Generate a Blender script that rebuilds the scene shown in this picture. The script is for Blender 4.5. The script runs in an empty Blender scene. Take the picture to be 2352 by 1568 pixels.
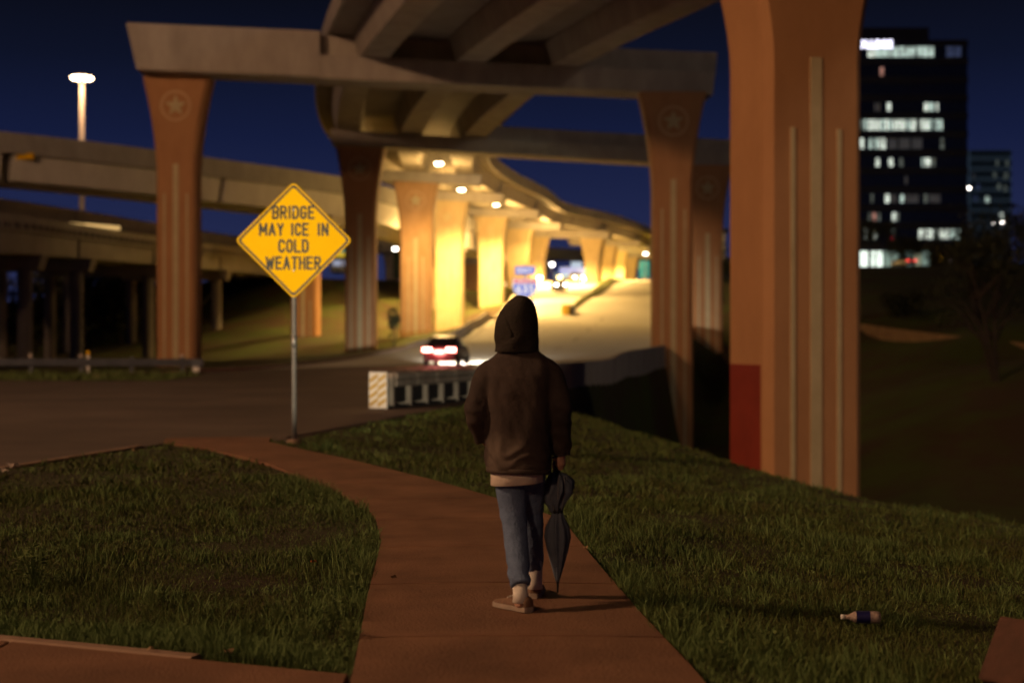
import bpy, bmesh, math, random
import numpy as np
from mathutils import Vector, Matrix, noise as mnoise
random.seed(7); np.random.seed(7)
S = bpy.context.scene
C = S.collection
R = math.radians
F = 3267.0; HC = 1.527          # focal length in picture units, eye height (m)

# ------------------------------------------------------------------ camera
cd = bpy.data.cameras.new('camera'); cam = bpy.data.objects.new('camera', cd); C.objects.link(cam)
cam.location = (0, 0, HC); cam.rotation_euler = (R(90), 0, 0)
cd.lens = 50; cd.sensor_width = 36; cd.clip_end = 6000; cd.clip_start = 0.05
cd.dof.use_dof = True; cd.dof.focus_distance = 9.6; cd.dof.aperture_fstop = 1.25
S.camera = cam
# ------------------------------------------------------------------ world
W = bpy.data.worlds.new("World"); S.world = W; W.use_nodes = True
nt = W.node_tree; nt.nodes.clear()
out = nt.nodes.new('ShaderNodeOutputWorld'); bg = nt.nodes.new('ShaderNodeBackground')
sky = nt.nodes.new('ShaderNodeTexSky'); sky.sky_type = 'NISHITA'; sky.sun_disc = False
sky.sun_elevation = R(-6); sky.sun_rotation = R(20)
tc = nt.nodes.new('ShaderNodeTexCoord'); sep = nt.nodes.new('ShaderNodeSeparateXYZ')
rmp = nt.nodes.new('ShaderNodeValToRGB')
e = rmp.color_ramp.elements
e[0].position = 0.0; e[0].color = (0.022, 0.028, 0.085, 1)
e[1].position = 1.0; e[1].color = (0.0012, 0.0014, 0.003, 1)
for p, c in ((0.06, (0.0165, 0.0225, 0.076, 1)), (0.14, (0.0068, 0.0108, 0.042, 1)), (0.19, (0.0042, 0.0062, 0.019, 1)), (0.235, (0.0030, 0.0037, 0.0085, 1))):
    el = e.new(p); el.color = c
mixn = nt.nodes.new('ShaderNodeMixRGB'); mixn.blend_type = 'ADD'; mixn.inputs[0].default_value = 0.004
nt.links.new(tc.outputs['Generated'], sep.inputs[0]); nt.links.new(sep.outputs['Z'], rmp.inputs[0])
nt.links.new(rmp.outputs[0], mixn.inputs[1]); nt.links.new(sky.outputs[0], mixn.inputs[2])
nt.links.new(mixn.outputs[0], bg.inputs[0]); bg.inputs[1].default_value = 1.0
nt.links.new(bg.outputs[0], out.inputs[0])
S.view_settings.view_transform = 'Standard'; S.view_settings.look = 'None'
S.view_settings.exposure = 0; S.view_settings.gamma = 1
S.render.engine = 'CYCLES'
S.cycles.max_bounces = 5; S.cycles.diffuse_bounces = 3; S.cycles.glossy_bounces = 2; S.cycles.transmission_bounces = 4
S.cycles.use_light_tree = True; S.cycles.sample_clamp_indirect = 4.0
S.cycles.use_denoising = True; S.cycles.caustics_reflective = False; S.cycles.caustics_refractive = False
# ------------------------------------------------------------------ lamp levels (masts and underdeck lamps get fixtures below, the sign spots have none)
MAST_W, MAST_COL = 122000.0, (1.0, 0.56, 0.29)
UNDER_W, UNDER_COL = 32000.0, (1.0, 0.61, 0.19)

# ------------------------------------------------------------------ helpers
def P(u, v, Y):
    return Vector(((u - 1176) / F * Y, Y, HC - (v - 784) / F * Y))

class MB:
    def __init__(s): s.v = []; s.f = []
    def add(s, vs, fs):
        b = len(s.v); s.v += [tuple(p) for p in vs]; s.f += [tuple(i + b for i in f) for f in fs]; return s
    def box(s, c, size, rz=0, M=None):
        x, y, z = [k / 2 for k in size]
        vs = [Vector((a * x, b * y, d * z)) for a in (-1, 1) for b in (-1, 1) for d in (-1, 1)]
        Mx = M if M is not None else Matrix.Rotation(rz, 3, 'Z')
        return s.add([Mx @ p + Vector(c) for p in vs], [(0, 1, 3, 2), (4, 6, 7, 5), (0, 4, 5, 1), (2, 3, 7, 6), (0, 2, 6, 4), (1, 5, 7, 3)])
    def loft(s, rings, caps=True, closed=True):
        n = len(rings[0]); vs = [p for r in rings for p in r]; fs = []
        for i in range(len(rings) - 1):
            for j in range(n if closed else n - 1):
                k = (j + 1) % n
                fs.append((i * n + j, i * n + k, (i + 1) * n + k, (i + 1) * n + j))
        if caps:
            fs.append(tuple(reversed(range(n)))); fs.append(tuple(range((len(rings) - 1) * n, len(rings) * n)))
        return s.add(vs, fs)
    def tube(s, pts, rad, n=10, flat=1.0):
        pts = [Vector(p) for p in pts]
        if not hasattr(rad, '__len__'): rad = [rad] * len(pts)
        rings = []; up0 = None
        for i, p in enumerate(pts):
            d = (pts[min(i + 1, len(pts) - 1)] - pts[max(i - 1, 0)]).normalized()
            a = Vector((0, 1, 0)) if abs(d.y) < 0.9 else Vector((1, 0, 0))
            if up0 is not None: a = up0
            x = (a - d * a.dot(d)).normalized(); up0 = x
            y = d.cross(x)
            rings.append([p + x * math.cos(2 * math.pi * k / n) * rad[i] + y * math.sin(2 * math.pi * k / n) * rad[i] * flat for k in range(n)])
        return s.loft(rings)
    def ell(s, c, r, nu=16, nv=10, M=None):
        c = Vector(c); vs = []; fs = []
        for i in range(nv + 1):
            t = math.pi * i / nv
            for j in range(nu):
                a = 2 * math.pi * j / nu
                p = Vector((r[0] * math.sin(t) * math.cos(a), r[1] * math.sin(t) * math.sin(a), r[2] * math.cos(t)))
                vs.append((M @ p if M else p) + c)
        for i in range(nv):
            for j in range(nu):
                k = (j + 1) % nu
                fs.append((i * nu + j, (i + 1) * nu + j, (i + 1) * nu + k, i * nu + k))
        return s.add(vs, fs)
    def prism(s, poly, d):
        """poly: list of 3D points, extruded by vector d"""
        n = len(poly); d = Vector(d); a = [Vector(p) for p in poly]; b = [p + d for p in a]
        fs = [tuple(reversed(range(n))), tuple(range(n, 2 * n))] + [(i, (i + 1) % n, n + (i + 1) % n, n + i) for i in range(n)]
        return s.add(a + b, fs)
    def build(s, name, mat, parent=None, org=(0, 0, 0), smooth=False, bevel=0, recalc=True):
        me = bpy.data.meshes.new(name)
        o3 = Vector(org)
        me.from_pydata([Vector(p) - o3 for p in s.v], [], s.f)
        if recalc or bevel:
            bm = bmesh.new(); bm.from_mesh(me)
            bmesh.ops.remove_doubles(bm, verts=bm.verts, dist=1e-5)
            bmesh.ops.recalc_face_normals(bm, faces=bm.faces)
            if bevel:
                es = [x for x in bm.edges if len(x.link_faces) == 2 and x.calc_face_angle(0) > 0.5]
                bmesh.ops.bevel(bm, geom=es, offset=bevel, segments=2, affect='EDGES', profile=0.5)
            bm.to_mesh(me); bm.free()
        me.materials.append(mat)
        if smooth:
            me.polygons.foreach_set('use_smooth', [True] * len(me.polygons))
        o = bpy.data.objects.new(name, me); C.objects.link(o)
        if parent is not None: o.parent = parent
        return o

def tag(o, label=None, cat=None, group=None, kind=None):
    if label: o['label'] = label
    if cat: o['category'] = cat
    if group: o['group'] = group
    if kind: o['kind'] = kind
    return o

def thing(name, loc, label, cat, group=None, rz=0):
    o = bpy.data.objects.new(name, None); C.objects.link(o); o.location = loc; o.rotation_euler = (0, 0, rz)
    o.empty_display_size = 0.2
    return tag(o, label, cat, group)

def dup(o, parent=None):
    kids = list(o.children)
    c = o.copy(); C.objects.link(c)
    if parent is not None: c.parent = parent
    for k in kids: dup(k, c)
    return c

def remesh(o, vox, smooth_it=4, fac=0.5):
    m = o.modifiers.new('r', 'REMESH'); m.mode = 'VOXEL'; m.voxel_size = vox
    m2 = o.modifiers.new('s', 'SMOOTH'); m2.iterations = smooth_it; m2.factor = fac
    dg = bpy.context.evaluated_depsgraph_get()
    me = bpy.data.meshes.new_from_object(o.evaluated_get(dg)); me.name = o.data.name
    mats = list(o.data.materials)
    o.modifiers.clear(); o.data = me
    if not me.materials:
        for x in mats: me.materials.append(x)
    me.polygons.foreach_set('use_smooth', [True] * len(me.polygons))
    return o

# ------------------------------------------------------------------ materials
def mat(name, c1, c2=None, scale=3.0, rough=0.8, bump=0.0, bscale=None, metal=0, spec=0.3, detail=6, island=None, stretch=None):
    m = bpy.data.materials.new(name); m.use_nodes = True; n = m.node_tree; b = n.nodes['Principled BSDF']
    b.inputs['Roughness'].default_value = rough; b.inputs['Metallic'].default_value = metal
    b.inputs['Specular IOR Level'].default_value = spec
    c2 = c2 or tuple(x * 0.7 for x in c1)
    t = n.nodes.new('ShaderNodeTexCoord'); mp = n.nodes.new('ShaderNodeMapping')
    n.links.new(t.outputs['Object'], mp.inputs[0])
    if stretch: mp.inputs['Scale'].default_value = stretch
    nz = n.nodes.new('ShaderNodeTexNoise'); nz.inputs['Scale'].default_value = scale; nz.inputs['Detail'].default_value = detail
    nz.inputs['Roughness'].default_value = 0.65
    n.links.new(mp.outputs[0], nz.inputs['Vector'])
    r = n.nodes.new('ShaderNodeValToRGB'); r.color_ramp.elements[0].position = 0.33; r.color_ramp.elements[1].position = 0.68
    r.color_ramp.elements[0].color = (*c2, 1); r.color_ramp.elements[1].color = (*c1, 1)
    n.links.new(nz.outputs[0], r.inputs[0]); src = r.outputs[0]
    if island:
        g = n.nodes.new('ShaderNodeNewGeometry'); r2 = n.nodes.new('ShaderNodeValToRGB')
        r2.color_ramp.elements[0].color = (*island[0], 1); r2.color_ramp.elements[1].color = (*island[-1], 1)
        for i, c in enumerate(island[1:-1]):
            el = r2.color_ramp.elements.new((i + 1) / (len(island) - 1)); el.color = (*c, 1)
        n.links.new(g.outputs['Random Per Island'], r2.inputs[0])
        mx = n.nodes.new('ShaderNodeMixRGB'); mx.inputs[0].default_value = 0.6
        n.links.new(src, mx.inputs[1]); n.links.new(r2.outputs[0], mx.inputs[2]); src = mx.outputs[0]
    n.links.new(src, b.inputs['Base Color'])
    if bump:
        nb = n.nodes.new('ShaderNodeTexNoise'); nb.inputs['Scale'].default_value = bscale or scale * 8; nb.inputs['Detail'].default_value = 5
        n.links.new(mp.outputs[0], nb.inputs['Vector'])
        bp = n.nodes.new('ShaderNodeBump'); bp.inputs['Strength'].default_value = bump; bp.inputs['Distance'].default_value = 0.02
        n.links.new(nb.outputs[0], bp.inputs['Height']); n.links.new(bp.outputs[0], b.inputs['Normal'])
    return m

def emit(name, col, st):
    m = bpy.data.materials.new(name); m.use_nodes = True; n = m.node_tree; b = n.nodes['Principled BSDF']
    b.inputs['Base Color'].default_value = (*[min(1, c) * .5 for c in col], 1)
    b.inputs['Emission Color'].default_value = (*col, 1); b.inputs['Emission Strength'].default_value = st
    return m

M = {}
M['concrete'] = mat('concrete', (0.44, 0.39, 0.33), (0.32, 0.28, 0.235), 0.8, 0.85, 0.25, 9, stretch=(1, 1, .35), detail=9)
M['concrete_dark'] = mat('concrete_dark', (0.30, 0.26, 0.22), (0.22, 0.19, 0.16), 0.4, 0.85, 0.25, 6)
M['concrete_pale'] = mat('concrete_pale', (0.50, 0.46, 0.39), (0.40, 0.36, 0.30), 0.4, 0.85, 0.2, 6)
M['stained'] = mat('stained_concrete', (0.46, 0.235, 0.103), (0.395, 0.195, 0.085), 1.1, 0.8, 0.25, 9, stretch=(1, 1, .45), detail=11)
M['stained_light'] = mat('stained_concrete_light', (0.52, 0.31, 0.15), (0.42, 0.24, 0.10), 1.4, 0.8, 0.2, 7, stretch=(1, 1, .4))
M['grey_concrete'] = mat('grey_concrete', (0.34, 0.32, 0.29), (0.25, 0.235, 0.215), 0.8, 0.85, 0.2, 7, stretch=(1, 1, .35))
M['grey_fascia'] = mat('grey_fascia', (0.56, 0.53, 0.48), (0.46, 0.43, 0.39), 0.8, 0.85, 0.2, 7, stretch=(1, 1, .35))
M['pale_column'] = mat('pale_column_concrete', (0.60, 0.46, 0.25), (0.48, 0.35, 0.18), 1.4, 0.8, 0.2, 7, stretch=(1, 1, .4))
M['cream'] = mat('cream_stripe', (0.56, 0.46, 0.27), (0.48, 0.39, 0.22), 1.5, 0.8)
M['ring'] = mat('emblem_ring', (0.60, 0.40, 0.22), (0.54, 0.35, 0.19), 1.5, 0.8)
M['redpaint'] = mat('red_paint', (0.25, 0.036, 0.020), (0.20, 0.028, 0.016), 1.2, 0.7)
M['asphalt'] = mat('asphalt', (0.135, 0.100, 0.080), (0.062, 0.045, 0.036), 0.22, 0.75, 0.4, 30, detail=10)
M['path'] = mat('path_concrete', (0.225, 0.112, 0.064), (0.125, 0.060, 0.034), 1.3, 0.85, 0.5, 60, detail=14)
M['kerb'] = mat('kerb_concrete', (0.30, 0.20, 0.14), (0.22, 0.14, 0.10), 1.0, 0.85, 0.2, 20)
M['soil'] = mat('soil_and_turf', (0.036, 0.040, 0.014), (0.024, 0.014, 0.007), 0.8, 0.95, 0.6, 12, detail=10)
M['grass'] = mat('grass_blades', (0.075, 0.105, 0.028), (0.085, 0.060, 0.022), 0.8, 0.75, island=((0.085, 0.070, 0.026), (0.05, 0.09, 0.018), (0.11, 0.155, 0.04), (0.035, 0.07, 0.022)), spec=0.15)
M['weed'] = mat('weed_leaves', (0.11, 0.15, 0.045), (0.06, 0.09, 0.03), 3, 0.7, island=((0.07, 0.10, 0.03), (0.16, 0.20, 0.06)), spec=0.2)
M['steel'] = mat('galvanised_steel', (0.32, 0.30, 0.29), (0.22, 0.21, 0.20), 6, 0.5, metal=0.7)
M['rail'] = mat('rail_steel', (0.10, 0.11, 0.135), (0.06, 0.066, 0.085), 2, 0.5, metal=0.3)
M['black'] = mat('black_rubber', (0.02, 0.02, 0.022), None, 3, 0.6)
M['yellow'] = mat('sign_yellow', (0.80, 0.46, 0.006), (0.75, 0.42, 0.005), 1.2, 0.9, spec=.02)
M['signblack'] = mat('sign_black', (0.012, 0.011, 0.010), None, 3, 0.5)
M['signblue'] = mat('sign_blue', (0.02, 0.05, 0.42), (0.02, 0.045, 0.38), 2, 0.4)
M['signred'] = mat('sign_red', (0.55, 0.02, 0.03), None, 2, 0.4)
M['white'] = mat('white_paint', (0.75, 0.73, 0.70), (0.65, 0.63, 0.60), 2, 0.5)
M['bark'] = mat('bark', (0.05, 0.036, 0.026), (0.03, 0.022, 0.016), 6, 0.9, 0.5)
M['leaf'] = mat('tree_leaves', (0.05, 0.055, 0.02), (0.03, 0.036, 0.015), 2, 0.7, island=((0.03, 0.035, 0.014), (0.055, 0.05, 0.02), (0.06, 0.065, 0.025)))
M['tower'] = mat('tower_glass', (0.016, 0.022, 0.05), (0.012, 0.017, 0.036), 0.5, 0.22, spec=0.6)
M['tower_slab'] = mat('tower_spandrel', (0.030, 0.034, 0.055), None, 0.5, 0.6)

# ------------------------------------------------------------------ terrain
ctrl = []
for y in (-60, -20, 0, 12, 24, 36, 48, 58):
    for x in (-150, -80, -40, -18, -6, 3): ctrl.append((x, y, 0))
ctrl += [(-20, 70, 0), (-14, 74, .05), (-3.4, 65, .3), (3, 60, .15), (-8, 66, .2), (7, 78, .35), (10.5, 95, .55), (2, 85, .6), (-6, 85, .6), (-5.6, 100, 1.4), (3, 100, 1.2),
         (-15, 85, .1), (-21, 87, 0), (-30, 100, 0), (-31, 130, 0.3), (-45, 130, 0), (-46, 160, 0.3), (-60, 100, 0), (-90, 120, 0), (-90, 200, 2), (-60, 190, 2),
         (-1.8, 130, 3.5), (5, 130, 3.3), (14, 130, 3.0), (-2.5, 118, 2.6), (5.3, 140, 4.3), (11, 140, 4.2), (1.2, 155, 5.4), (4, 155, 5.5), (1.5, 170, 6.6), (5, 170, 6.7), (14, 170, 6.9), (7, 200, 9.1), (16, 200, 9.3),
         (22, 232, 11.5), (32, 232, 11.6), (10, 240, 11.6), (-2, 200, 9.6), (-9, 106, .9), (-9.5, 120, 1.1), (-10, 137, 1.5), (-8.5, 150, 2.2), (-7, 158, 2.8), (-3.4, 176, 5.6), (-12, 140, 1.9), (-14, 160, 4.4), (-10, 172, 5.6), (-16, 190, 9.3), (-8, 195, 9.4),
         (-15, 106, 0.3), (-15, 120, .9), (-16, 135, 2.0), (-17, 150, 4.2), (-21, 168, 8.8), (-21, 112, .1), (-21, 131, 1.7), (-24, 150, 4.6), (-27, 166, 8.6), (-42, 190, 9.5),
         (-60, 260, 11), (-5, 260, 11.8), (0, 300, 12), (40, 300, 12.5), (100, 320, 16), (-100, 300, 10), (0, 600, 14), (-400, 600, 12), (400, 600, 18), (-400, 0, 0), (-400, 200, 4), (0, 2000, 14), (2500, 2000, 14), (-2500, 2000, 14), (-2500, 0, 0), (2500, 0, 0), (0, -1500, 0), (40, 0, 0), (40, -60, 0), (60, 60, 0), (150, 120, 2)]
ctrlR = [(10, 30, -6.5), (10, 60, -6.5), (6, 42, -6.5), (5, 33, -6), (8, 25, -6), (3.5, 40, -6), (20, 45, -5.5), (12, 75, -5.8), (9.2, 80, -5.6), (4.6, 58, -6), (3, 49, -6), (12.5, 92, -4.8), (16, 95, -3.5), (14, 55, -5), (20, 68, -2.2), (25, 80, -.2), (27, 106.5, 2.1), (31, 89, .9), (35, 72, 0), (40, 50, -2.5),
         (30, 30, -5), (12, 18, -6), (20, 0, -5), (40, 0, -4), (27.4, 108.5, 3.2), (31.6, 91, 2.1), (40, 108, 3.6), (40, 130, 6), (40, 180, 10.5), (30, 130, 5.4), (30, 180, 10.5), (22, 125, 3.6), (22, 180, 9.2), (26, 232, 11.4),
         (60, 100, 3.6), (60, 180, 11), (80, 300, 16.5), (60, 250, 14.5), (110, 200, 13), (40, 300, 13.5), (400, 600, 18), (0, 2000, 14), (2500, 2000, 14), (2500, 0, 0), (0, -1500, 0), (150, 50, 2), (20, -60, -4), (150, -60, -2)]
def rbf(ctrl):
    A = np.array(ctrl, float); X = A[:, :2]; n = len(A)
    D = np.sqrt(((X[:, None] - X[None]) ** 2).sum(2) + 4.0)
    K = np.zeros((n + 3, n + 3)); K[:n, :n] = D - 0.15 * np.eye(n); K[:n, n] = 1; K[:n, n + 1:] = X / 100; K[n, :n] = 1; K[n + 1:, :n] = X.T / 100
    w = np.linalg.solve(K, np.concatenate([A[:, 2], [0, 0, 0]]))
    def f(x, y):
        r = np.zeros_like(x) + w[n] + w[n + 1] * x / 100 + w[n + 2] * y / 100
        for i in range(n): r += w[i] * np.sqrt((x - X[i, 0]) ** 2 + (y - X[i, 1]) ** 2 + 4.0)
        return r
    return f
fL, fR = rbf(ctrl), rbf(ctrlR)
CRY = np.array([-2000, -30, 0, 10, 15, 19, 22.5, 25, 30, 36, 42, 45, 80, 95, 130, 180, 230, 600, 3000], float)
CRX = np.array([12, 10, 9.5, 8.5, 7.1, 6.0, 4.5, 3.8, 2.5, .9, .9, 1.8, 7.85, 10.95, 18, 24, 26, 30, 30], float)
PRY = np.array([-2000, 12, 13.6, 15.3, 18.1, 20.3, 22.0, 34.2, 38, 45, 80, 3000], float)
PRX = np.array([0.7, 0.42, -0.15, -0.82, -2.08, -3.2, -3.35, -1.0, -0.5, 1.6, 9, 400], float)
def sst(t): t = np.clip(t, 0, 1); return t * t * (3 - 2 * t)
def terr(x, y):
    x = np.asarray(x, float); y = np.asarray(y, float)
    zl = fL(x, y)
    near = np.clip((58 - y) / 10, 0, 1) * np.clip((x + 120) / 30, 0, 1) * np.clip((y + 60) / 20, 0, 1)
    zl = zl * (1 - near)
    s = x - np.interp(y, PRY, PRX)
    slope = -0.1 * np.clip(s - 0.5, 0, 14) * np.clip((44 - y) / 6, 0, 1)
    zl = zl + slope
    q = x - np.interp(y, CRY, CRX)
    wid = np.interp(y, [-2000, 34, 42, 100, 130, 180], [6, 5, 1.3, 1.3, 2.5, 10])
    w = sst(q / wid)
    return zl * (1 - w) + fR(x, y) * w
def tz(x, y): return float(terr(np.array([x]), np.array([y]))[0])

def axis(parts):
    a = []
    for lo, hi, st in parts:
        a += list(np.arange(lo, hi, st))
    a.append(parts[-1][1]); return np.array(a)
ax = axis([(-3000, -400, 260), (-400, -100, 30), (-100, -40, 4), (-40, -9, 1.0), (-9, 12, 0.3), (12, 45, 1.0), (45, 120, 5), (120, 420, 30), (420, 3000, 258)])
ay = axis([(-2000, -100, 190), (-100, -10, 9), (-10, 3, 1.3), (3, 30, 0.33), (30, 60, 0.8), (60, 250, 1.6), (250, 400, 10), (400, 3200, 200)])
GX, GY = np.meshgrid(ax, ay)
GZ = terr(GX, GY)

# road outline: left / right edge for each y
RY = np.array([-60, 12, 16.85, 21.2, 21.9, 34.2, 38, 45, 80, 95, 130, 180, 236], float)
RXr = np.array([-22, -7.3, -6.1, -5.2, -3.5, -1.1, -0.6, 1.5, 7.6, 10.7, 16.4, 22, 25.5], float)
LY = np.array([-60, 54.8, 57.5, 70, 85, 100, 115, 130, 170, 200, 236], float)
LX = np.array([-120, -120, -17, -14.5, -10.2, -5.8, -3.4, -2.0, 0.6, 2.2, 2.6], float)
inroad = (GY > -60) & (GY < 236) & (GX < np.interp(GY, RY, RXr)) & (GX > np.interp(GY, LY, LX))
GZg = GZ + 0.005 * np.sin(GX * 2.1 + GY) * np.cos(GY * 1.7) * (~inroad) * (np.abs(GX) < 30) * (GY < 60)
PTH_R = [(0.86, 5.6), (0.845, 6.36), (0.719, 7.72), (0.56, 9.86), (0.42, 12.0), (-0.15, 13.6), (-0.82, 15.3), (-2.08, 18.1), (-3.2, 20.3), (-3.66, 21.3), (-3.75, 22.2)]
PTH_L = [(-0.70, 5.6), (-0.713, 6.36), (-0.85, 8.37), (-0.98, 10.7), (-1.18, 12.3), (-1.78, 14.4), (-2.97, 17.4), (-4.23, 19.9), (-5.2, 21.2), (-5.35, 22.0)]
def pl(pts): a = np.array(pts); return a[:, 1], a[:, 0]
def inpath(x, y):
    a = (x < np.interp(y, *pl(PTH_R))) & (x > np.interp(y, *pl(PTH_L))) & (y > 4) & (y < 21.9)
    # crossing pavement at the bottom left
    b = (x <= -0.6) & (y < 6.42 - 0.395 * (x + 0.72)) & (y > 3.0)
    return a | b
GZg = np.where(inroad, GZ - 0.05, GZg)
nearp = inpath(GX, GY) | inpath(GX - .4, GY) | inpath(GX + .4, GY) | inpath(GX, GY - .4) | inpath(GX, GY + .4)
GZg = np.where(nearp, np.minimum(GZ, .0), GZg)
me = bpy.data.meshes.new('ground')
nx, ny = len(ax), len(ay)
vv = np.stack([GX, GY, GZg], -1).reshape(-1, 3)
ii = np.arange(nx * ny).reshape(ny, nx)
ff = np.stack([ii[:-1, :-1], ii[:-1, 1:], ii[1:, 1:], ii[1:, :-1]], -1).reshape(-1, 4)
me.from_pydata(vv.tolist(), [], ff.tolist())
me.polygons.foreach_set('use_smooth', [True] * len(me.polygons))

def ground_material():
    m = M['soil'].copy(); m.name = 'ground_cover'
    n = m.node_tree; b = n.nodes['Principled BSDF']; lk = b.inputs['Base Color'].links[0]; src = lk.from_socket
    t = n.nodes.new('ShaderNodeTexCoord')
    nz = n.nodes.new('ShaderNodeTexNoise'); nz.inputs['Scale'].default_value = 0.16; nz.inputs['Detail'].default_value = 12; nz.inputs['Roughness'].default_value = .75
    n.links.new(t.outputs['Object'], nz.inputs['Vector'])
    r = n.nodes.new('ShaderNodeValToRGB'); r.color_ramp.elements[0].position = .42; r.color_ramp.elements[1].position = .58
    r.color_ramp.elements[0].color = (0.060, 0.034, 0.014, 1); r.color_ramp.elements[1].color = (0.060, 0.078, 0.008, 1)
    n.links.new(nz.outputs[0], r.inputs[0])
    sp = n.nodes.new('ShaderNodeSeparateXYZ'); n.links.new(t.outputs['Object'], sp.inputs[0])
    mr = n.nodes.new('ShaderNodeMapRange'); mr.inputs['From Min'].default_value = 40; mr.inputs['From Max'].default_value = 70
    n.links.new(sp.outputs['Y'], mr.inputs[0])
    mx = n.nodes.new('ShaderNodeMixRGB'); n.links.new(mr.outputs[0], mx.inputs[0]); n.links.new(src, mx.inputs[1]); n.links.new(r.outputs[0], mx.inputs[2])
    n.links.new(mx.outputs[0], b.inputs['Base Color'])
    return m
me.materials.append(ground_material())
g = bpy.data.objects.new('ground', me); C.objects.link(g); tag(g, kind='structure', label='grassy ground falling to a dark ravine and rising behind the bridges')

# road sheet
mb = MB(); rows = []
ys = np.unique(np.concatenate([np.arange(-58, 14, 6), np.arange(14, 60, 0.8), np.arange(60, 236, 2), RY[1:-1], LY[1:-1]]))
for y in ys:
    xl, xr = np.interp(y, LY, LX), np.interp(y, RY, RXr)
    t = np.linspace(0, 1, 26) ** 0.6
    xs = xl + (xr - xl) * t
    zs = terr(xs, np.full_like(xs, y)) + 0.004
    rows.append([(a, y, c) for a, c in zip(xs, zs)])
mb.loft(rows, caps=False, closed=False)
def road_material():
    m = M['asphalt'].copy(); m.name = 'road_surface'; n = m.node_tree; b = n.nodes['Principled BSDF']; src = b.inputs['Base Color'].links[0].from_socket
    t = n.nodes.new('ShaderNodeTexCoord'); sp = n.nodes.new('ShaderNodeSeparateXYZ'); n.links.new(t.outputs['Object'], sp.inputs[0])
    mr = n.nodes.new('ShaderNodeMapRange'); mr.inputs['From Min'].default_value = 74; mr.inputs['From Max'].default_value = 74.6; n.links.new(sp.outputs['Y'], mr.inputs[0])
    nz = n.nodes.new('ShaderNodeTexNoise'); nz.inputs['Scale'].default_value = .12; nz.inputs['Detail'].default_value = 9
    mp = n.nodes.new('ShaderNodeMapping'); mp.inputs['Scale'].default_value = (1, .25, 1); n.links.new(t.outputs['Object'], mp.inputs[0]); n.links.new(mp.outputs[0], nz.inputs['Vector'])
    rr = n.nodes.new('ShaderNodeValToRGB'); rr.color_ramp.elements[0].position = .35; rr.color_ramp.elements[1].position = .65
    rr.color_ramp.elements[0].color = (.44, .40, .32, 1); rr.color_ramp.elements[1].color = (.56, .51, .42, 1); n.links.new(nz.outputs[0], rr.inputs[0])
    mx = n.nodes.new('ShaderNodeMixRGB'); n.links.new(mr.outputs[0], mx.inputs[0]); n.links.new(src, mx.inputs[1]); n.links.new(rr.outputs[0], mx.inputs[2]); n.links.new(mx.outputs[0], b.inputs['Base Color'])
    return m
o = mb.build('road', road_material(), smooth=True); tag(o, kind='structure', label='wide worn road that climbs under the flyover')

# road markings
def strip(mb, pts, w, dz=0.012, step=1.5):
    pts = [Vector((p[0], p[1], 0)) for p in pts]; L = []
    for a, b in zip(pts[:-1], pts[1:]):
        k = max(1, int((b - a).length / step))
        L += [a.lerp(b, i / k) for i in range(k)]
    L.append(pts[-1]); rings = []
    for i, p in enumerate(L):
        d = (L[min(i + 1, len(L) - 1)] - L[max(i - 1, 0)]).normalized(); s = Vector((-d.y, d.x, 0)) * w / 2
        r = []
        for q in (p + s, p - s): r.append((q.x, q.y, tz(q.x, q.y) + dz))
        rings.append(r)
    mb.loft(rings, caps=False, closed=False)
mb = MB()
strip(mb, [(-12.5, 27.0), (-8.6, 30.0)], .11); strip(mb, [(-19, 24.2), (-15.5, 26)], .11)
strip(mb, [(-1.2, 52), (-3.0, 46)], .13)
for k in range(7):
    y = 78 + k * 9; xa = np.interp(y, LY, LX) * .45 + np.interp(y, RY, RXr) * .55
    xb = np.interp(y + 3, LY, LX) * .45 + np.interp(y + 3, RY, RXr) * .55
    strip(mb, [(xa, y), (xb, y + 3)], .14, 0.03)
strip(mb, [(np.interp(y, LY, LX) + .8, y) for y in range(72, 190, 6)], .14, 0.03)
o = mb.build('road_markings', mat('worn_line_paint', (0.26, 0.21, 0.17), (0.15, 0.12, 0.10), 2.5)); tag(o, kind='structure')

# path slab
def resample(pts, n):
    a = np.array(pts, float); d = np.concatenate([[0], np.cumsum(np.sqrt(((a[1:] - a[:-1]) ** 2).sum(1)))]); t = np.linspace(0, d[-1], n)
    return np.stack([np.interp(t, d, a[:, 0]), np.interp(t, d, a[:, 1])], 1)
nL = 56
pr, plft = resample(PTH_R, nL), resample(PTH_L, nL)
mb = MB(); k0 = 0
cuts = list(range(0, nL - 1, 5)) + [nL - 1]
for a, b in zip(cuts[:-1], cuts[1:]):        # slabs with narrow joints
    rings = []
    for i in range(a, b + 1):
        L0, R0 = Vector((*plft[i], 0)), Vector((*pr[i], 0))
        dl = Vector((*plft[min(i + 1, nL - 1)], 0)) - Vector((*plft[max(i - 1, 0)], 0))
        sh = 0.012 * dl.normalized() * (1 if i == a else -1 if i == b else 0)
        L0 = L0 + sh; R0 = R0 + sh
        rings.append([(L0.x, L0.y, -.09), (L0.x, L0.y, .035), (L0.x * .66 + R0.x * .34, L0.y * .66 + R0.y * .34, .045), (L0.x * .34 + R0.x * .66, L0.y * .34 + R0.y * .66, .045), (R0.x, R0.y, .035), (R0.x, R0.y, -.09)])
    mb.loft(rings)
o = mb.build('sidewalk', M['path']); tag(o, kind='structure', label='reddish concrete path curving left to the road')
mb = MB()
for a, b in ((-0.74, -2.5), (-2.512, -4.3), (-4.312, -6.1), (-6.112, -8)):
    f = lambda x: 6.40 - 0.395 * (x + 0.72)
    mb.prism([(a, f(a), -.09), (b, f(b), -.09), (b, 3.6, -.09), (a, 3.6, -.09)], (0, 0, .122))
o = mb.build('pavement', M['path'], bevel=.006); tag(o, kind='structure', label='cross pavement at the foot of the left grass')
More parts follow.
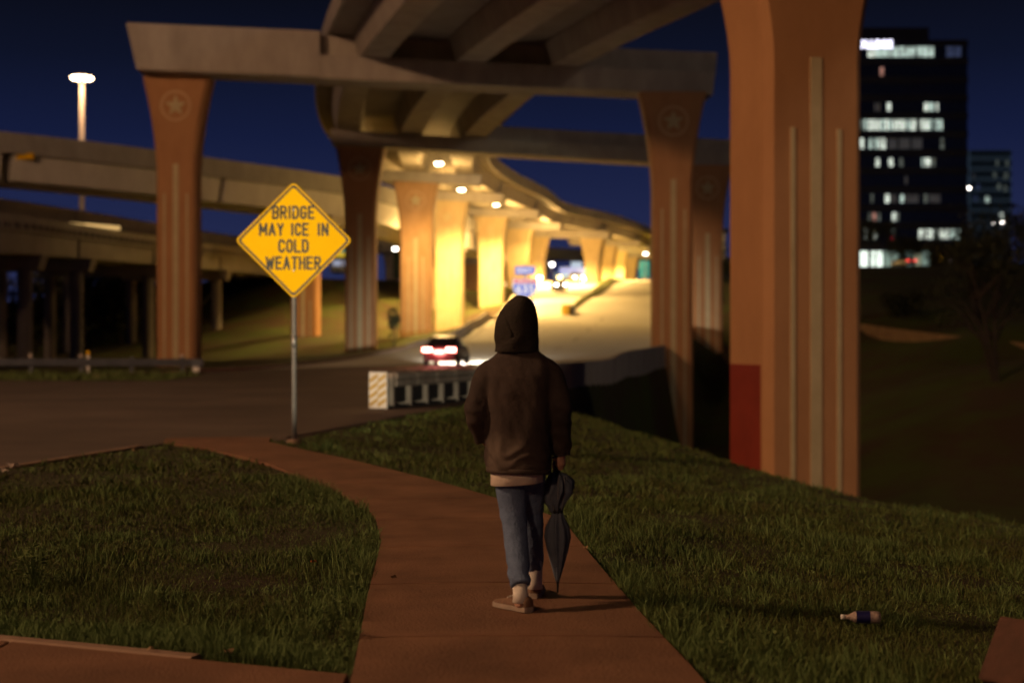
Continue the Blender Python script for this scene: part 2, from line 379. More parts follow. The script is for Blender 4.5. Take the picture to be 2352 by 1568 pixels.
# raised kerb strips
def kerbstrip(name, pts, w, h, m=None):
    n = int(sum((Vector(b) - Vector(a)).length for a, b in zip(pts[:-1], pts[1:])) / 0.5) + 2
    a = resample(pts, n); rings = []
    for i in range(n):
        d = a[min(i + 1, n - 1)] - a[max(i - 1, 0)]; d /= np.hypot(*d); s = np.array([-d[1], d[0]]) * w / 2
        z = min(tz(*a[i]), 0.02) if a[i][1] < 45 else tz(*a[i])
        p, q = a[i] + s, a[i] - s
        rings.append([(*p, z - .1), (*p, z + h - .02), (*(p * .85 + q * .15), z + h), (*(p * .15 + q * .85), z + h), (*q, z + h - .02), (*q, z - .1)])
    o = MB().loft(rings).build(name, m or M['kerb']); tag(o, kind='structure'); return o
kerbstrip('kerb', [(-8.0, 9.32), (-5.2, 8.21), (-3.2, 7.42), (-1.9, 6.91), (-1.5, 6.75)], .10, .040)
kerbstrip('kerb', [(-12, 2), (-9.5, 7), (-7.35, 12), (-6.15, 16.85), (-5.4, 20.6)], .14, .025)
kerbstrip('kerb', [(-3.6, 22.25), (-2.4, 28), (-1.2, 34.2), (-.75, 37.5)], .14, .03, M['asphalt'])
kerbstrip('kerb', [(np.interp(y, LY, LX) - .1, y) for y in (58, 64, 70, 78, 85, 92, 100)], .25, .16)

# low wall beside the climbing road
mb = MB(); rings = []
for y in np.arange(97, 172, 2.5):
    x = np.interp(y, LY, LX) - .35; z = tz(x, y); h = .18 + .6 * min(1, (y - 97) / 14)
    rings.append([(x - .25, y, z - .4), (x - .12, y, z + h), (x + .12, y, z + h), (x + .25, y, z - .4)])
o = mb.loft(rings).build('roadside_wall', M['concrete']); tag(o, 'low concrete wall along the left edge of the climbing road', 'wall')

# grass wedge between the two roads
mb = MB(); rings = []
for y in np.arange(141, 236, 3.0):
    t = (y - 141) / 95; a = 5.2 + t * 10.5; b = a + .5 + 2.6 * t
    rings.append([(a, y, tz(a, y) - .2), (a + .1, y, tz(a, y) + .2), ((a + b) / 2, y, tz(a, y) + .2 + .5 * t ** .5), (b - .1, y, tz(b, y) + .25), (b, y, tz(b, y) - .2)])
o = mb.loft(rings).build('grass_verge', mat('verge_turf', (0.12, 0.13, 0.02), (0.08, 0.075, 0.018), .6, .9)); tag(o, kind='structure', label='long grass wedge dividing the two roads')

# ------------------------------------------------------------------ grass blades
def make_blades(n, xr, yr, hmin, hmax, wid, seed, keep):
    rg = np.random.RandomState(seed)
    x = rg.uniform(*xr, n); y = rg.uniform(*yr, n); k = keep(x, y); x, y = x[k], y[k]; n = len(x)
    z = terr(x, y) - .01
    pn = np.array([mnoise.noise(Vector((a * .9, b * .9, 3.1))) for a, b in zip(x[::1], y[::1])])
    h = (hmin + (hmax - hmin) * rg.rand(n) ** 1.6) * np.clip(0.95 + pn * 1.0, .5, 1.8)
    a = rg.uniform(0, 2 * math.pi, n); le = rg.uniform(.15, 1.25, n) * h; la = a + rg.normal(0, .6, n)
    w = wid * rg.uniform(.6, 1.3, n)
    dx, dy = np.cos(a) * w, np.sin(a) * w; lx, ly = np.cos(la) * le, np.sin(la) * le
    p0 = np.stack([x - dx, y - dy, z], 1); p1 = np.stack([x + dx, y + dy, z], 1)
    p2 = np.stack([x + dx * .7 + lx * .35, y + dy * .7 + ly * .35, z + h * .62], 1); p3 = np.stack([x - dx * .7 + lx * .35, y - dy * .7 + ly * .35, z + h * .62], 1)
    p4 = np.stack([x + lx, y + ly, z + h * (1.05 - .35 * le / h)], 1)
    v = np.stack([p0, p1, p2, p3, p4], 1).reshape(-1, 3)
    b = np.arange(n) * 5
    q = np.stack([b, b + 1, b + 2, b + 3], 1); t = np.stack([b + 3, b + 2, b + 4], 1)
    return v, q, t
def lawnmask(x, y):
    road = (x < np.interp(y, RY, RXr) + .12) & (x > np.interp(y, LY, LX))
    q = x - np.interp(y, CRY, CRX)
    e = 0.01
    pth = (x < np.interp(y, *pl(PTH_R)) + e) & (x > np.interp(y, *pl(PTH_L)) - e) & (y < 21.9)
    b = (x <= -0.6) & (y < 6.5 - 0.395 * (x + 0.72))
    return ~road & ~pth & ~b & (q < 4)
def infr(x, y): return (np.abs(x) < y * .37 + .8)
VV, QQ, TT = [], [], []; off = 0
def addb(*a):
    global off
    v, q, t = make_blades(*a); VV.append(v); QQ.append(q + off); TT.append(t + off); off += len(v)
kp = lambda x, y: lawnmask(x, y) & infr(x, y)
addb(190000, (-4.2, 4.2), (5.6, 9.5), .015, .075, .0026, 1, kp)
addb(110000, (-6, 6), (9.5, 15), .02, .08, .0042, 2, kp)
addb(60000, (-7.5, 8.5), (15, 24), .02, .09, .008, 3, kp)
addb(40000, (-4, 9), (24, 38), .03, .11, .015, 4, kp)
def edge(x, y):
    d = np.minimum(np.abs(x - np.interp(y, *pl(PTH_R))), np.abs(x - np.interp(y, *pl(PTH_L))))
    return lawnmask(x, y) & (np.random.RandomState(8).rand(len(x)) < np.exp(-d / .34))
def clump(den, thr):
    def f(x, y):
        n = np.array([mnoise.noise(Vector((a * 2.6, b * 2.6, 9.7))) + .5 * mnoise.noise(Vector((a * 7, b * 7, 2.2))) for a, b in zip(x, y)])
        return kp(x, y) & (n > thr)
    return f
addb(150000, (-4, 2.2), (5.6, 16), .03, .13, .0028, 5, edge)
addb(50000, (-4, -.6), (6.4, 8.4), .04, .13, .0028, 6, lambda x, y: lawnmask(x, y) & (y < 6.9 - 0.395 * (x + .72)))
addb(120000, (-5, 5), (5.6, 13), .05, .15, .0030, 7, clump(1, .30))
addb(60000, (-7, 8), (13, 24), .05, .15, .007, 8, clump(1, .30))
addb(70000, (-4.5, 4.5), (5.6, 12), .012, .04, .009, 9, clump(1, -.05))
me = bpy.data.meshes.new('grass'); V = np.concatenate(VV); Q = np.concatenate(QQ); T = np.concatenate(TT)
me.vertices.add(len(V)); me.vertices.foreach_set('co', V.ravel())
nl = len(Q) * 4 + len(T) * 3
me.loops.add(nl); me.loops.foreach_set('vertex_index', np.concatenate([Q.ravel(), T.ravel()]).astype(np.int32))
me.polygons.add(len(Q) + len(T))
st = np.concatenate([np.arange(len(Q)) * 4, len(Q) * 4 + np.arange(len(T)) * 3]).astype(np.int32)
me.polygons.foreach_set('loop_start', st)
me.update(calc_edges=True); me.validate()
me.materials.append(M['grass']); me.materials.append(mat('grass_green', (0.085, 0.125, 0.05), (0.06, 0.085, 0.03), 1.2, 0.75, island=((0.07, 0.12, 0.03), (0.14, 0.21, 0.065), (0.20, 0.28, 0.10)), spec=0.15))
mi = np.concatenate([np.concatenate([np.full(len(q), i >= 4) for i, q in enumerate(QQ)]), np.concatenate([np.full(len(q), i >= 4) for i, q in enumerate(TT)])]).astype(np.int32)
me.polygons.foreach_set('material_index', mi)
o = bpy.data.objects.new('grass', me); C.objects.link(o); tag(o, kind='stuff', label='ragged grass on both sides of the path')

# leafy weeds, each its own plant
def weed(x, y, h, n, seed):
    rg = random.Random(seed); mb = MB(); z = tz(x, y)
    for i in range(n):
        a = rg.uniform(0, 6.283); rr = rg.uniform(0, .5) * h; zz = rg.uniform(.25, 1) * h
        c = Vector((x + math.cos(a) * rr, y + math.sin(a) * rr, z + zz))
        d = Vector((math.cos(a + rg.uniform(-1, 1)), math.sin(a + rg.uniform(-1, 1)), rg.uniform(-.2, .7))).normalized() * h * rg.uniform(.1, .2)
        s = d.cross(Vector((0, 0, 1))).normalized() * d.length * .38
        mb.add([c, c + d * .5 + s, c + d, c + d * .5 - s], [(0, 1, 2, 3)])
        if i % 3 == 0:
            b = Vector((x + rg.uniform(-.02, .02), y, z)); w = Vector((.003, 0, 0))
            mb.add([b - w, b + w, c + w, c - w], [(0, 1, 2, 3)])
    return mb.build('weed', M['weed'], recalc=False)
WL = [(80, 1350, .26, 130, 'largest leafy weed, at the left edge of the grass near the picture corner'),
      (260, 1275, .10, 45, 'small pale weed alone in the middle of the left lawn'), (170, 1262, .09, 40, 'low weed in the left lawn, left of the small pale weed'),
      (760, 1440, .16, 80, 'yellowish bushy weed beside the path bend in the left lawn'), (640, 1430, .12, 60, 'leafy weed left of the yellowish bushy weed'),
      (800, 1370, .15, 70, 'tall weed leaning over the left edge of the path'), (730, 1290, .14, 70, 'weed near the orange leaf in the left lawn'),
      (840, 1265, .13, 60, 'dense weed on the path edge where the path bends'), (1390, 1250, .13, 60, 'weed clump on the right side of the path behind the umbrella'),
      (1750, 1500, .14, 60, 'pale weed in the dark right lawn near the bottle'), (230, 1200, .10, 40, 'far weed in the upper left lawn'), (1560, 1440, .13, 60, 'weed at the right edge of the path near the bottom')]
WL += [(700, 1470, .12, 55, 'leafy weed between the cross pavement and the yellowish bushy weed'), (560, 1455, .10, 45, 'small weed above the grass edge of the cross pavement'), (420, 1480, .11, 50, 'weed close to the cross pavement, left of its middle'),
       (600, 1240, .10, 45, 'small weed right of the centre of the left lawn'), (500, 1330, .09, 40, 'low weed in the dark middle of the left lawn'), (350, 1400, .11, 45, 'weed below the centre of the left lawn'), (800, 1480, .13, 60, 'weed at the corner between path and cross pavement'),
       (1340, 1205, .11, 50, 'weed on the right path edge nearest the hand of the person'), (1440, 1330, .13, 60, 'weed on the right lawn just past the umbrella tip'), (1500, 1400, .12, 55, 'bushy weed beside the path on the right, lower middle'), (1640, 1530, .13, 60, 'weed at the bottom of the right lawn near the path'), (1880, 1540, .12, 50, 'weed at the bottom edge of the right lawn under the bottle'),
       (1620, 1330, .10, 45, 'small weed in the open right lawn left of the bottle'), (2120, 1500, .12, 50, 'weed between the bottle and the concrete chunk'), (830, 1320, .12, 55, 'weed hanging over the inside of the path bend')]
for i, (u, v, h, n, lb) in enumerate(WL):
    Y = HC * F / (v - 784); tag(weed((u - 1176) / F * Y, Y, h, n, i), lb, 'weed', 'weeds in the lawns')
# fallen leaves / paper scraps
def scrap(name, u, v, size, m, label, cat, rz=0.3, lift=.05):
    Y = HC * F / (v - 784); x = (u - 1176) / F * Y; z = tz(x, Y); mb = MB()
    rg = random.Random(u); n = 9; ring = []
    for k in range(n):
        a = 6.283 * k / n; r = size * rg.uniform(.3, .55); ring.append(Vector((x + math.cos(a + rz) * r, Y + math.sin(a + rz) * r * .6, z + lift + rg.uniform(0, size * .45))))
    c = Vector((x, Y, z + lift + size * .3)); mb.add([c] + ring, [(0, 1 + k, 1 + (k + 1) % n) for k in range(n)])
    mb.add([p - Vector((0, 0, .004)) for p in [c] + ring], [(0, 1 + (k + 1) % n, 1 + k) for k in range(n)])
    return tag(mb.build(name, m, recalc=False), label, cat)
M['leafor'] = mat('orange_leaf', (0.42, 0.13, 0.03), None, 20, .7); M['leaftan'] = mat('tan_leaf', (0.36, 0.24, 0.12), None, 20, .7)
M['paper'] = mat('paper', (0.62, 0.52, 0.44), (0.5, 0.42, 0.36), 15, .8)
scrap('fallen_leaf', 720, 1327, .05, M['leafor'], 'bright orange leaf in the left lawn', 'leaf', lift=.1)
scrap('fallen_leaf', 525, 1522, .05, M['leaftan'], 'tan leaf at the grass edge by the cross pavement', 'leaf')
scrap('fallen_leaf', 345, 1515, .04, M['leaftan'], 'small tan leaf at the end of the pale kerb', 'leaf')
scrap('paper_scrap', 30, 1085, .16, M['paper'], 'crumpled pale paper at the left edge of the lawn by the road', 'litter')
scrap('paper_scrap', 10, 1094, .12, M['paper'], 'flat tan paper scrap beside the crumpled pale paper', 'litter')
scrap('paper_scrap', 312, 1045, .10, M['leaftan'], 'tan scrap near the tip of the left lawn', 'litter')
scrap('paper_scrap', 270, 868, .22, M['paper'], 'small pale scrap below the guardrail, nearest the left edge', 'litter', lift=.02)
scrap('paper_scrap', 345, 862, .18, M['paper'], 'small pale scrap below the right half of the guardrail', 'litter', lift=.02)
scrap('fallen_leaf', 1345, 1275, .05, M['leaftan'], 'tan leaf at the right path edge past the umbrella', 'leaf')
scrap('fallen_leaf', 905, 1340, .045, M['leaftan'], 'tan leaf on the path by its left edge', 'leaf', lift=.04)
scrap('paper_scrap', 533, 852, .35, M['paper'], 'pale scrap lying on the far lane of the road', 'litter', lift=.02)
# ------------------------------------------------------------------ bridge builders
def column(parent, org, base, ztop, a, wb, wt, dep, fl, m, star=True, stripes=True, st_top=(5.3, 7.1), label=None, z0=None, ch=.2):
    n = Vector((math.sin(a), -math.cos(a), 0)); t = Vector((math.cos(a), math.sin(a), 0)); c = Vector((base[0], base[1], 0))
    zb = z0 if z0 is not None else base[2]
    zs = [zb, ztop - fl] + [ztop - fl + fl * k / 10 for k in range(1, 11)]
    rings = []
    for z in zs:
        k = max(0, (z - (ztop - fl)) / fl); hw = wb / 2 + (wt - wb) / 2 * (k ** 1.7); hd = dep / 2
        pts = [(-hw + ch, -hd), (hw - ch, -hd), (hw, -hd + ch), (hw, hd - ch), (hw - ch, hd), (-hw + ch, hd), (-hw, hd - ch), (-hw, -hd + ch)]
        rings.append([c + t * x - n * y + Vector((0, 0, z)) for x, y in pts])
    o = MB().loft(rings).build('column', m, parent, org)
    if label: o['label'] = label
    face = c + n * (dep / 2)
    if stripes:
        for x, w, tp in ((0, .33, st_top[0]), (-.69, .13, st_top[1]), (.69, .13, st_top[1])):
            p = face + t * x; z1 = ztop - tp
            MB().box((p + n * .0 + Vector((0, 0, (zb + z1) / 2))), (w, .06, z1 - zb), a).build('stripe', M['cream'], o, org)
    if star:
        cz = ztop - 1.8; p = face + Vector((0, 0, cz)) + n * .035
        pts = []
        for k in range(10):
            r = .68 if k % 2 == 0 else .28; an = math.pi / 2 + k * math.pi / 5
            pts.append(p + t * r * math.cos(an) + Vector((0, 0, r * math.sin(an))))
        mb = MB(); ctr = p + n * .05; mb.add([ctr] + pts, [(0, 1 + k, 1 + (k + 1) % 10) for k in range(10)])
        back = [q - n * .05 for q in pts]; mb.add(pts + back, [(k, 10 + k, 10 + (k + 1) % 10, (k + 1) % 10) for k in range(10)])
        mb.build('star_emblem', M['cream'], o, org)
        mb = MB(); N = 40
        for k in range(N):
            q = []
            for kk in (k, k + 1):
                an = 2 * math.pi * kk / N
                for r, dn in ((.80, -.04), (.80, .03), (.93, .03), (.93, -.04)):
                    q.append(p + t * r * math.cos(an) + Vector((0, 0, r * math.sin(an))) + n * dn)
            mb.add(q, [(0, 1, 5, 4), (1, 2, 6, 5), (2, 3, 7, 6)])
        mb.build('emblem_ring', M['ring'], o, org)
    return o

def cat(p, t):
    n = len(p); i = min(int(t), n - 2); f = t - i
    g = lambda k: np.array(p[min(max(k, 0), n - 1)], float)
    a, b, c, d = g(i - 1), g(i), g(i + 1), g(i + 2)
    return .5 * ((2 * b) + (-a + c) * f + (2 * a - 5 * b + 4 * c - d) * f ** 2 + (-a + 3 * b - 3 * c + d) * f ** 3)

class Deck:
    """control rows: x, y, girder bottom z, half width, roll, girder offset, r override angle or None"""
    def __init__(s, rows, gd, slab=.28, par=1.05, gw=(.85, 1.25)):
        s.rows = [r[:6] for r in rows]; s.ang = {i: r[6] for i, r in enumerate(rows) if len(r) > 6}; s.gd = gd; s.slab = slab; s.par = par; s.gw = gw
        s.angs = []
        for i in range(len(rows)):
            if i in s.ang: s.angs.append(s.ang[i]); continue
            a = rows[max(i - 1, 0)]; b = rows[min(i + 1, len(rows) - 1)]
            s.angs.append(math.atan2(-(b[0] - a[0]), b[1] - a[1]))
        s.rows = [tuple(r) + (g,) for r, g in zip(s.rows, s.angs)]
    def at(s, t):
        x, y, z, hw, roll, go, an = cat(s.rows, t)
        r = Vector((math.cos(an), math.sin(an), 0)); return Vector((x, y, z)), r, hw, roll, go
    def pt(s, t, off, dz):
        c, r, hw, roll, go = s.at(t); return c + r * off + Vector((0, 0, dz - roll * off))
    def samples(s, t0, t1, n): return [t0 + (t1 - t0) * k / n for k in range(n + 1)]
    def build(s, parent, org, m_slab, m_par, m_gird, t0, t1, spans, ng=3):
        T = s.samples(t0, t1, int((t1 - t0) * 8)); zt = s.gd
        rg = []
        for t in T:
            hw = s.at(t)[2]; rg.append([s.pt(t, -hw, zt + .06), s.pt(t, hw, zt + .06), s.pt(t, hw, zt + s.slab), s.pt(t, -hw, zt + s.slab)])
        MB().loft(rg).build('deck_slab', m_slab, parent, org)
        for sd in (-1, 1):
            rg = []
            for t in T:
                hw = s.at(t)[2]
                rg.append([s.pt(t, sd * (hw + .04), zt + .0), s.pt(t, sd * (hw + .04), zt + s.slab + s.par), s.pt(t, sd * (hw - .2), zt + s.slab + s.par), s.pt(t, sd * (hw - .42), zt + s.slab + .01), s.pt(t, sd * (hw - .42), zt + s.slab - .05), s.pt(t, sd * (hw - .06), zt + .0)])
            MB().loft(rg).build('parapet', m_par, parent, org)
        for a, b in spans:
            for k in range(ng):
                rg = []
                for t in s.samples(a + .015, b - .015, 6):
                    c, r, hw, roll, go = s.at(t); o = (k - (ng - 1) / 2) * go * 2 / max(1, ng - 1)
                    rg.append([s.pt(t, o - s.gw[0], 0), s.pt(t, o + s.gw[0], 0), s.pt(t, o + s.gw[1], zt), s.pt(t, o - s.gw[1], zt)])
                MB().loft(rg).build('girder', m_gird, parent, org)

def capbox(parent, org, d, t, x0, x1, z0, z1, dy, taper0=0, taper1=0, yo=0, m=None, name='bent_cap'):
    """block across the deck at t, from offset x0..x1, heights relative to girder bottom; follows the roll"""
    c, r, hw, roll, go = d.at(t); f = Vector((-r.y, r.x, 0)); Z = lambda o, z: Vector((0, 0, c.z + z - roll * o)); b = Vector((c.x, c.y, 0))
    q = []
    for y in (yo - dy / 2, yo + dy / 2):
        q += [b + r * (x0 + taper0) + f * y + Z(x0, z0), b + r * (x1 - taper1) + f * y + Z(x1, z0), b + r * x1 + f * y + Z(x1, z1), b + r * x0 + f * y + Z(x0, z1)]
    mb = MB().add(q, [(0, 1, 2, 3), (7, 6, 5, 4), (0, 4, 5, 1), (1, 5, 6, 2), (2, 6, 7, 3), (3, 7, 4, 0)])
    return mb.build(name, m or M['concrete'], parent, org, bevel=.04)

# ------------------------------------------------------------------ main flyover
FO = thing('flyover', (-2.75, 87, 0), 'tall curving flyover on red brown star columns, passing overhead to the upper right', 'flyover')
org = FO.location
rows = [(30.5, -55, 10.0, 9.5, .03, 5.9), (19.5, -8, 12.7, 9.3, .03, 5.9), (8.3, 39, 15.4, 9.0, .03, 5.8), (-2.75, 87, 18.42, 8.5, .031, 5.77, 0.06), (-8.0, 112, 17.7, 7.3, .055, 4.9, .03), (-9.05, 135, 17.55, 6.9, .055, 4.6),
        (-6.8, 155, 17.75, 6.8, .055, 4.5), (-2.5, 175, 17.8, 6.8, .05, 4.5), (.9, 195, 17.9, 6.8, .05, 4.5), (8.2, 215, 18.3, 6.8, .05, 4.5), (15.7, 240, 18.6, 6.8, .05, 4.5),
        (18.9, 258, 18.8, 6.8, .05, 4.5), (22.8, 280, 19.0, 6.8, .05, 4.5), (34, 330, 19.4, 6.8, .04, 4.5), (58, 400, 20, 6.8, .03, 4.5)]
D = Deck(rows, 1.42)
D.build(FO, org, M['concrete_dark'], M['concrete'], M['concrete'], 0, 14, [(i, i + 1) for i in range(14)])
# bent over the road, in full view (index 3)
cA = D.at(3)[0]
capbox(FO, org, D, 3, -20.3, -8.85, -1.36, 1.42, 2.6, .62, 0)
capbox(FO, org, D, 3, -8.85, 15.1, -1.42, -.02, 2.6, 0, .15, name='cap_ledge')
capbox(FO, org, D, 3, -8.85, 15.4, -.02, 1.36, 1.3, 0, .1, .3, name='cap_stem')
for u, zt, lb in ((411, 17.0, 'left star column with a dark right side, beside the warning sign'), (1543, 16.68, 'right star column with its foot hidden in the ravine')):
    x = (u - 1176) / F * 87
    zt = cA.z - .031 * (x + 2.75) - 1.38
    column(FO, org, (x, 87.1, tz(x, 87)), zt, 0.0, 2.4, 4.1, 1.9, 6.0, M['stained'], label=lb, z0=min(tz(x, 87), 0) - (1.5 if x < 0 else 7.5))
# second bent
cB = D.at(4)[0]
capbox(FO, org, D, 4, -6.2, 25.5, -1.15, -.02, 2.4, .1, .2, name='cap_ledge')
capbox(FO, org, D, 4, 6.0, 25.6, -.02, 1.15, 1.3, 0, .1, .3, name='cap_stem')
for u, lb in ((829, 'dark column just right of the warning sign'), (1622, 'dark column half hidden behind the right star column')):
    x = (u - 1176) / F * 112; zt = cB.z - .055 * (x + 8.0) - 1.12
    column(FO, org, (x, 112.1, 0), zt, 0.0, 2.4, 3.9, 1.9, 6.0, M['stained'], label=lb, z0=min(tz(x, 112), 2) - (2 if x < 0 else 7))
# hammerhead bents further on
for i, t in enumerate((5, 6, 7, 8, 10, 11, 12, 13)):
    c, r, hw, roll, go = D.at(t)
    capbox(FO, org, D, t, -hw + .6, hw - .6, -1.0, -.02, 2.2, .25, .25)
    column(FO, org, (c.x, c.y, 0), c.z - .95, math.atan2(r.y, r.x), 3.0, 4.3, 1.9, 5.5, M['stained_light'] if i == 0 else M['pale_column'], star=i < 3, z0=tz(c.x, c.y) - 2)
c, r, hw, roll, go = D.at(9)
capbox(FO, org, D, 9, -7.6, 7.0, -1.15, -.02, 2.2, .2, .2)
for off in (-4.6, 4.2):
    p = D.pt(9, off, 0); column(FO, org, (p.x, p.y, 0), p.z - 1.1, math.atan2(r.y, r.x), 2.2, 3.8, 1.8, 5.0, M['pale_column'], star=False, z0=tz(p.x, p.y) - 2)
# near pier
c, r, hw, roll, go = D.at(2); aN = 0.28
bn = Vector((7.814, 39.4, 0))
colN = column(FO, org, (bn.x, bn.y, 0), 14.1, aN, 2.9, 5.7, 2.5, 5.0, M['stained'], star=True, st_top=(4.95, 6.85), z0=-7.5, label='nearest and largest column, with a red painted patch low on its left side', ch=.22)
capbox(FO, org, D, 2, -8.2, 8.2, -1.3, -.02, 2.6, 1.2, 1.2)
nn = Vector((math.sin(aN), -math.cos(aN), 0)); tt = Vector((math.cos(aN), math.sin(aN), 0))
sf = bn - tt * 1.45
MB().box(sf + nn * (-.06) + Vector((0, 0, -.65)) , (.02, 1.92, 3.1), aN).build('paint_patch', M['redpaint'], colN, org)

# ------------------------------------------------------------------ upper left flyover
UL = thing('curved_overpass', (-30, 125, 0), 'pale grey curved overpass crossing high behind the warning sign', 'overpass')
o2 = UL.location
# (x, y, girder bottom z, half width, roll, girder offset)
rows = [(-75, 88, 14.6, 4.6, .02, 3.0), (-41.5, 113, 14.1, 4.6, .02, 3.0), (-28, 126, 13.7, 4.5, .02, 3.0), (-17.8, 138, 13.3, 4.3, .02, 2.8), (-13.6, 155, 13.2, 4.1, .01, 2.6), (-9, 172, 12.9, 4.0, 0, 2.6), (-5.6, 190, 12.7, 4.0, 0, 2.6), (-1, 225, 13, 4.0, 0, 2.6), (4, 300, 14, 4, 0, 2.6)]
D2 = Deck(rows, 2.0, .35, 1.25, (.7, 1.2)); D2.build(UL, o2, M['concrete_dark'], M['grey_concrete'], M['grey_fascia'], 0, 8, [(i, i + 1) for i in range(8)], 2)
for t, m in ((.55, M['concrete_dark']), (2.78, M['stained']), (4.95, M['stained_light']), (6, M['stained_light']), (7, M['stained_light'])):
    c, r, hw, roll, go = D2.at(t)
    capbox(UL, o2, D2, t, -hw + .4, hw - .4, -.95, -.02, 2.0, .3, .3)
    column(UL, o2, (c.x, c.y, 0), c.z - .9, math.atan2(r.y, r.x) * .3, 2.5, 3.6, 1.8, 4.0, m, star=False, z0=tz(c.x, c.y) - 1.5)

# ------------------------------------------------------------------ lower left bridges
def lowbridge(name, label, rows, gd, par, piers, m_par, back=False):
    B = thing(name, (rows[1][0], rows[1][1], 0), label, 'bridge'); og = B.location
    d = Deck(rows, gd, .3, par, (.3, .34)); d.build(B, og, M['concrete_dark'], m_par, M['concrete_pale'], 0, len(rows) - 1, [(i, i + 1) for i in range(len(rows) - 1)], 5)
    for t in piers:
        c, r, hw, roll, go = d.at(t)
        capbox(B, og, d, t, -hw + .3, hw - .1, -1.0, -.02, 1.2, .5, .3)
        for k in (-1, 1):
            p = d.pt(t, k * (hw - 1.5), 0)
            MB().tube([(p.x, p.y, tz(p.x, p.y) - .6), (p.x, p.y, p.z - .95)], .5, 14).build('column', M['concrete_dark'], B, og, smooth=False)
    return B, d, og
LB, D3, o3 = lowbridge('road_bridge', 'long low bridge with a beam edge running back to the grass slope, lower left', [(-42, 55, 5.7, 6, 0, 5.3), (-37.3, 85, 6.9, 6, 0, 5.3), (-37.6, 105, 7.7, 6, 0, 5.3), (-37.0, 125, 8.3, 6, 0, 5.3), (-34.8, 143, 8.7, 6, 0, 5.3), (-32.6, 163, 9.0, 6, 0, 5.3), (-32, 190, 9.3, 6, 0, 5.3)], 1.35, .75, (.45, 1.5, 2.15, 3.1, 4.12), M['concrete_pale'])
# small rail posts along the bridge edge
mb = MB()
for t in np.arange(0.3, 5.4, 0.075):
    p = D3.pt(t, 6.0, 2.4); MB
    q = D3.pt(t, 6.1, 1.72)
    po = MB()
    mb.box(q, (.24, .8, .34))
rp = mb.build('rail_posts', M['concrete_dark'], LB, o3); tag(rp, kind='stuff')
LB2, D4, o4 = lowbridge('ramp_bridge', 'higher ramp bridge with a tan parapet between the low bridge and the curved overpass', [(-62, 85, 10.0, 5, 0, 4.3), (-50.5, 118, 11.1, 5, 0, 4.3), (-48.6, 145, 12.2, 5, 0, 4.3), (-46.0, 175, 13.0, 5, 0, 4.3), (-42.0, 205, 13.6, 5, 0, 4.3), (-37, 240, 13.8, 5, 0, 4.3)], 1.2, 1.1, (1.1, 2.0, 3.0, 4.0), M['concrete_pale'])
# glowing strips added for lit surfaces in the gap under the ramp bridge
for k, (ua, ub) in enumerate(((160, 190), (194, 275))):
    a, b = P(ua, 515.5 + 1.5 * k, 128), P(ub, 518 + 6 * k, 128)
    ln = (b - a).length; t = thing('lit_gap_strip', ((a + b) / 2), ('short' if k == 0 else 'long') + ' glowing strip standing for a lit gap under the ramp bridge', 'lamp', 'lit gap strips under the ramp bridge')
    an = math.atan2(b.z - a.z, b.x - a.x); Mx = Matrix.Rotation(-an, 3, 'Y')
    MB().box((0, 0, 0), (ln, .25, .34), M=Mx).build('tube', emit('gap_glow', (1, .62, .22), .75), t)
    MB().box(Mx @ Vector((0, 0, .2)), (ln + .1, .35, .05), M=Mx).build('housing', M['steel'], t)  # housing and hanger made up to carry the glowing strip
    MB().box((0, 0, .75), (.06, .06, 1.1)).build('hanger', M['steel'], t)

# far bridge across the distance
FB = thing('distant_bridge', (0, 300, 0), 'grey distant bridge seen level between the far columns', 'bridge'); o5 = FB.location
rows = [(-120, 225, 17.0, 4, 0, 2.6), (-27, 262, 17.8, 4, 0, 2.6), (15, 330, 20.2, 4, 0, 2.6), (50, 380, 21.5, 4, 0, 2.6), (140, 430, 22, 4, 0, 2.6)]
D5 = Deck(rows, 1.2, .3, .9, (.5, .9)); D5.build(FB, o5, M['concrete_dark'], M['concrete'], M['concrete_pale'], 0, 4, [(i, i + 1) for i in range(4)], 2)
for t in (.5, 1.07, 1.5, 2.4, 3):
    c = D5.at(t)[0]; column(FB, o5, (c.x, c.y, 0), c.z - .02, .2, 2.4, 3.4, 1.6, 3, M['concrete_pale'], star=False, stripes=False, z0=tz(c.x, c.y) - 1)
# ------------------------------------------------------------------ lamps
def light(name, kind, loc, energy, col, size=.2, parent=None, spot=None, rot=None, blend=.3):
    d = bpy.data.lights.new(name, kind); d.energy = energy; d.color = col
    if kind in ('POINT', 'SPOT'): d.shadow_soft_size = size
    if kind == 'SPOT': d.spot_size = spot; d.spot_blend = blend
    if kind == 'AREA': d.shape = 'DISK'; d.size = size
    o = bpy.data.objects.new(name, d); C.objects.link(o); o.location = loc
    if rot is not None: o.rotation_euler = rot
    if parent is not None: o.parent = parent
    return o
def aim(o, target):
    d = Vector(target) - (o.location if o.parent is None else o.parent.location + o.location)
    o.rotation_euler = d.to_track_quat('-Z', 'Y').to_euler()

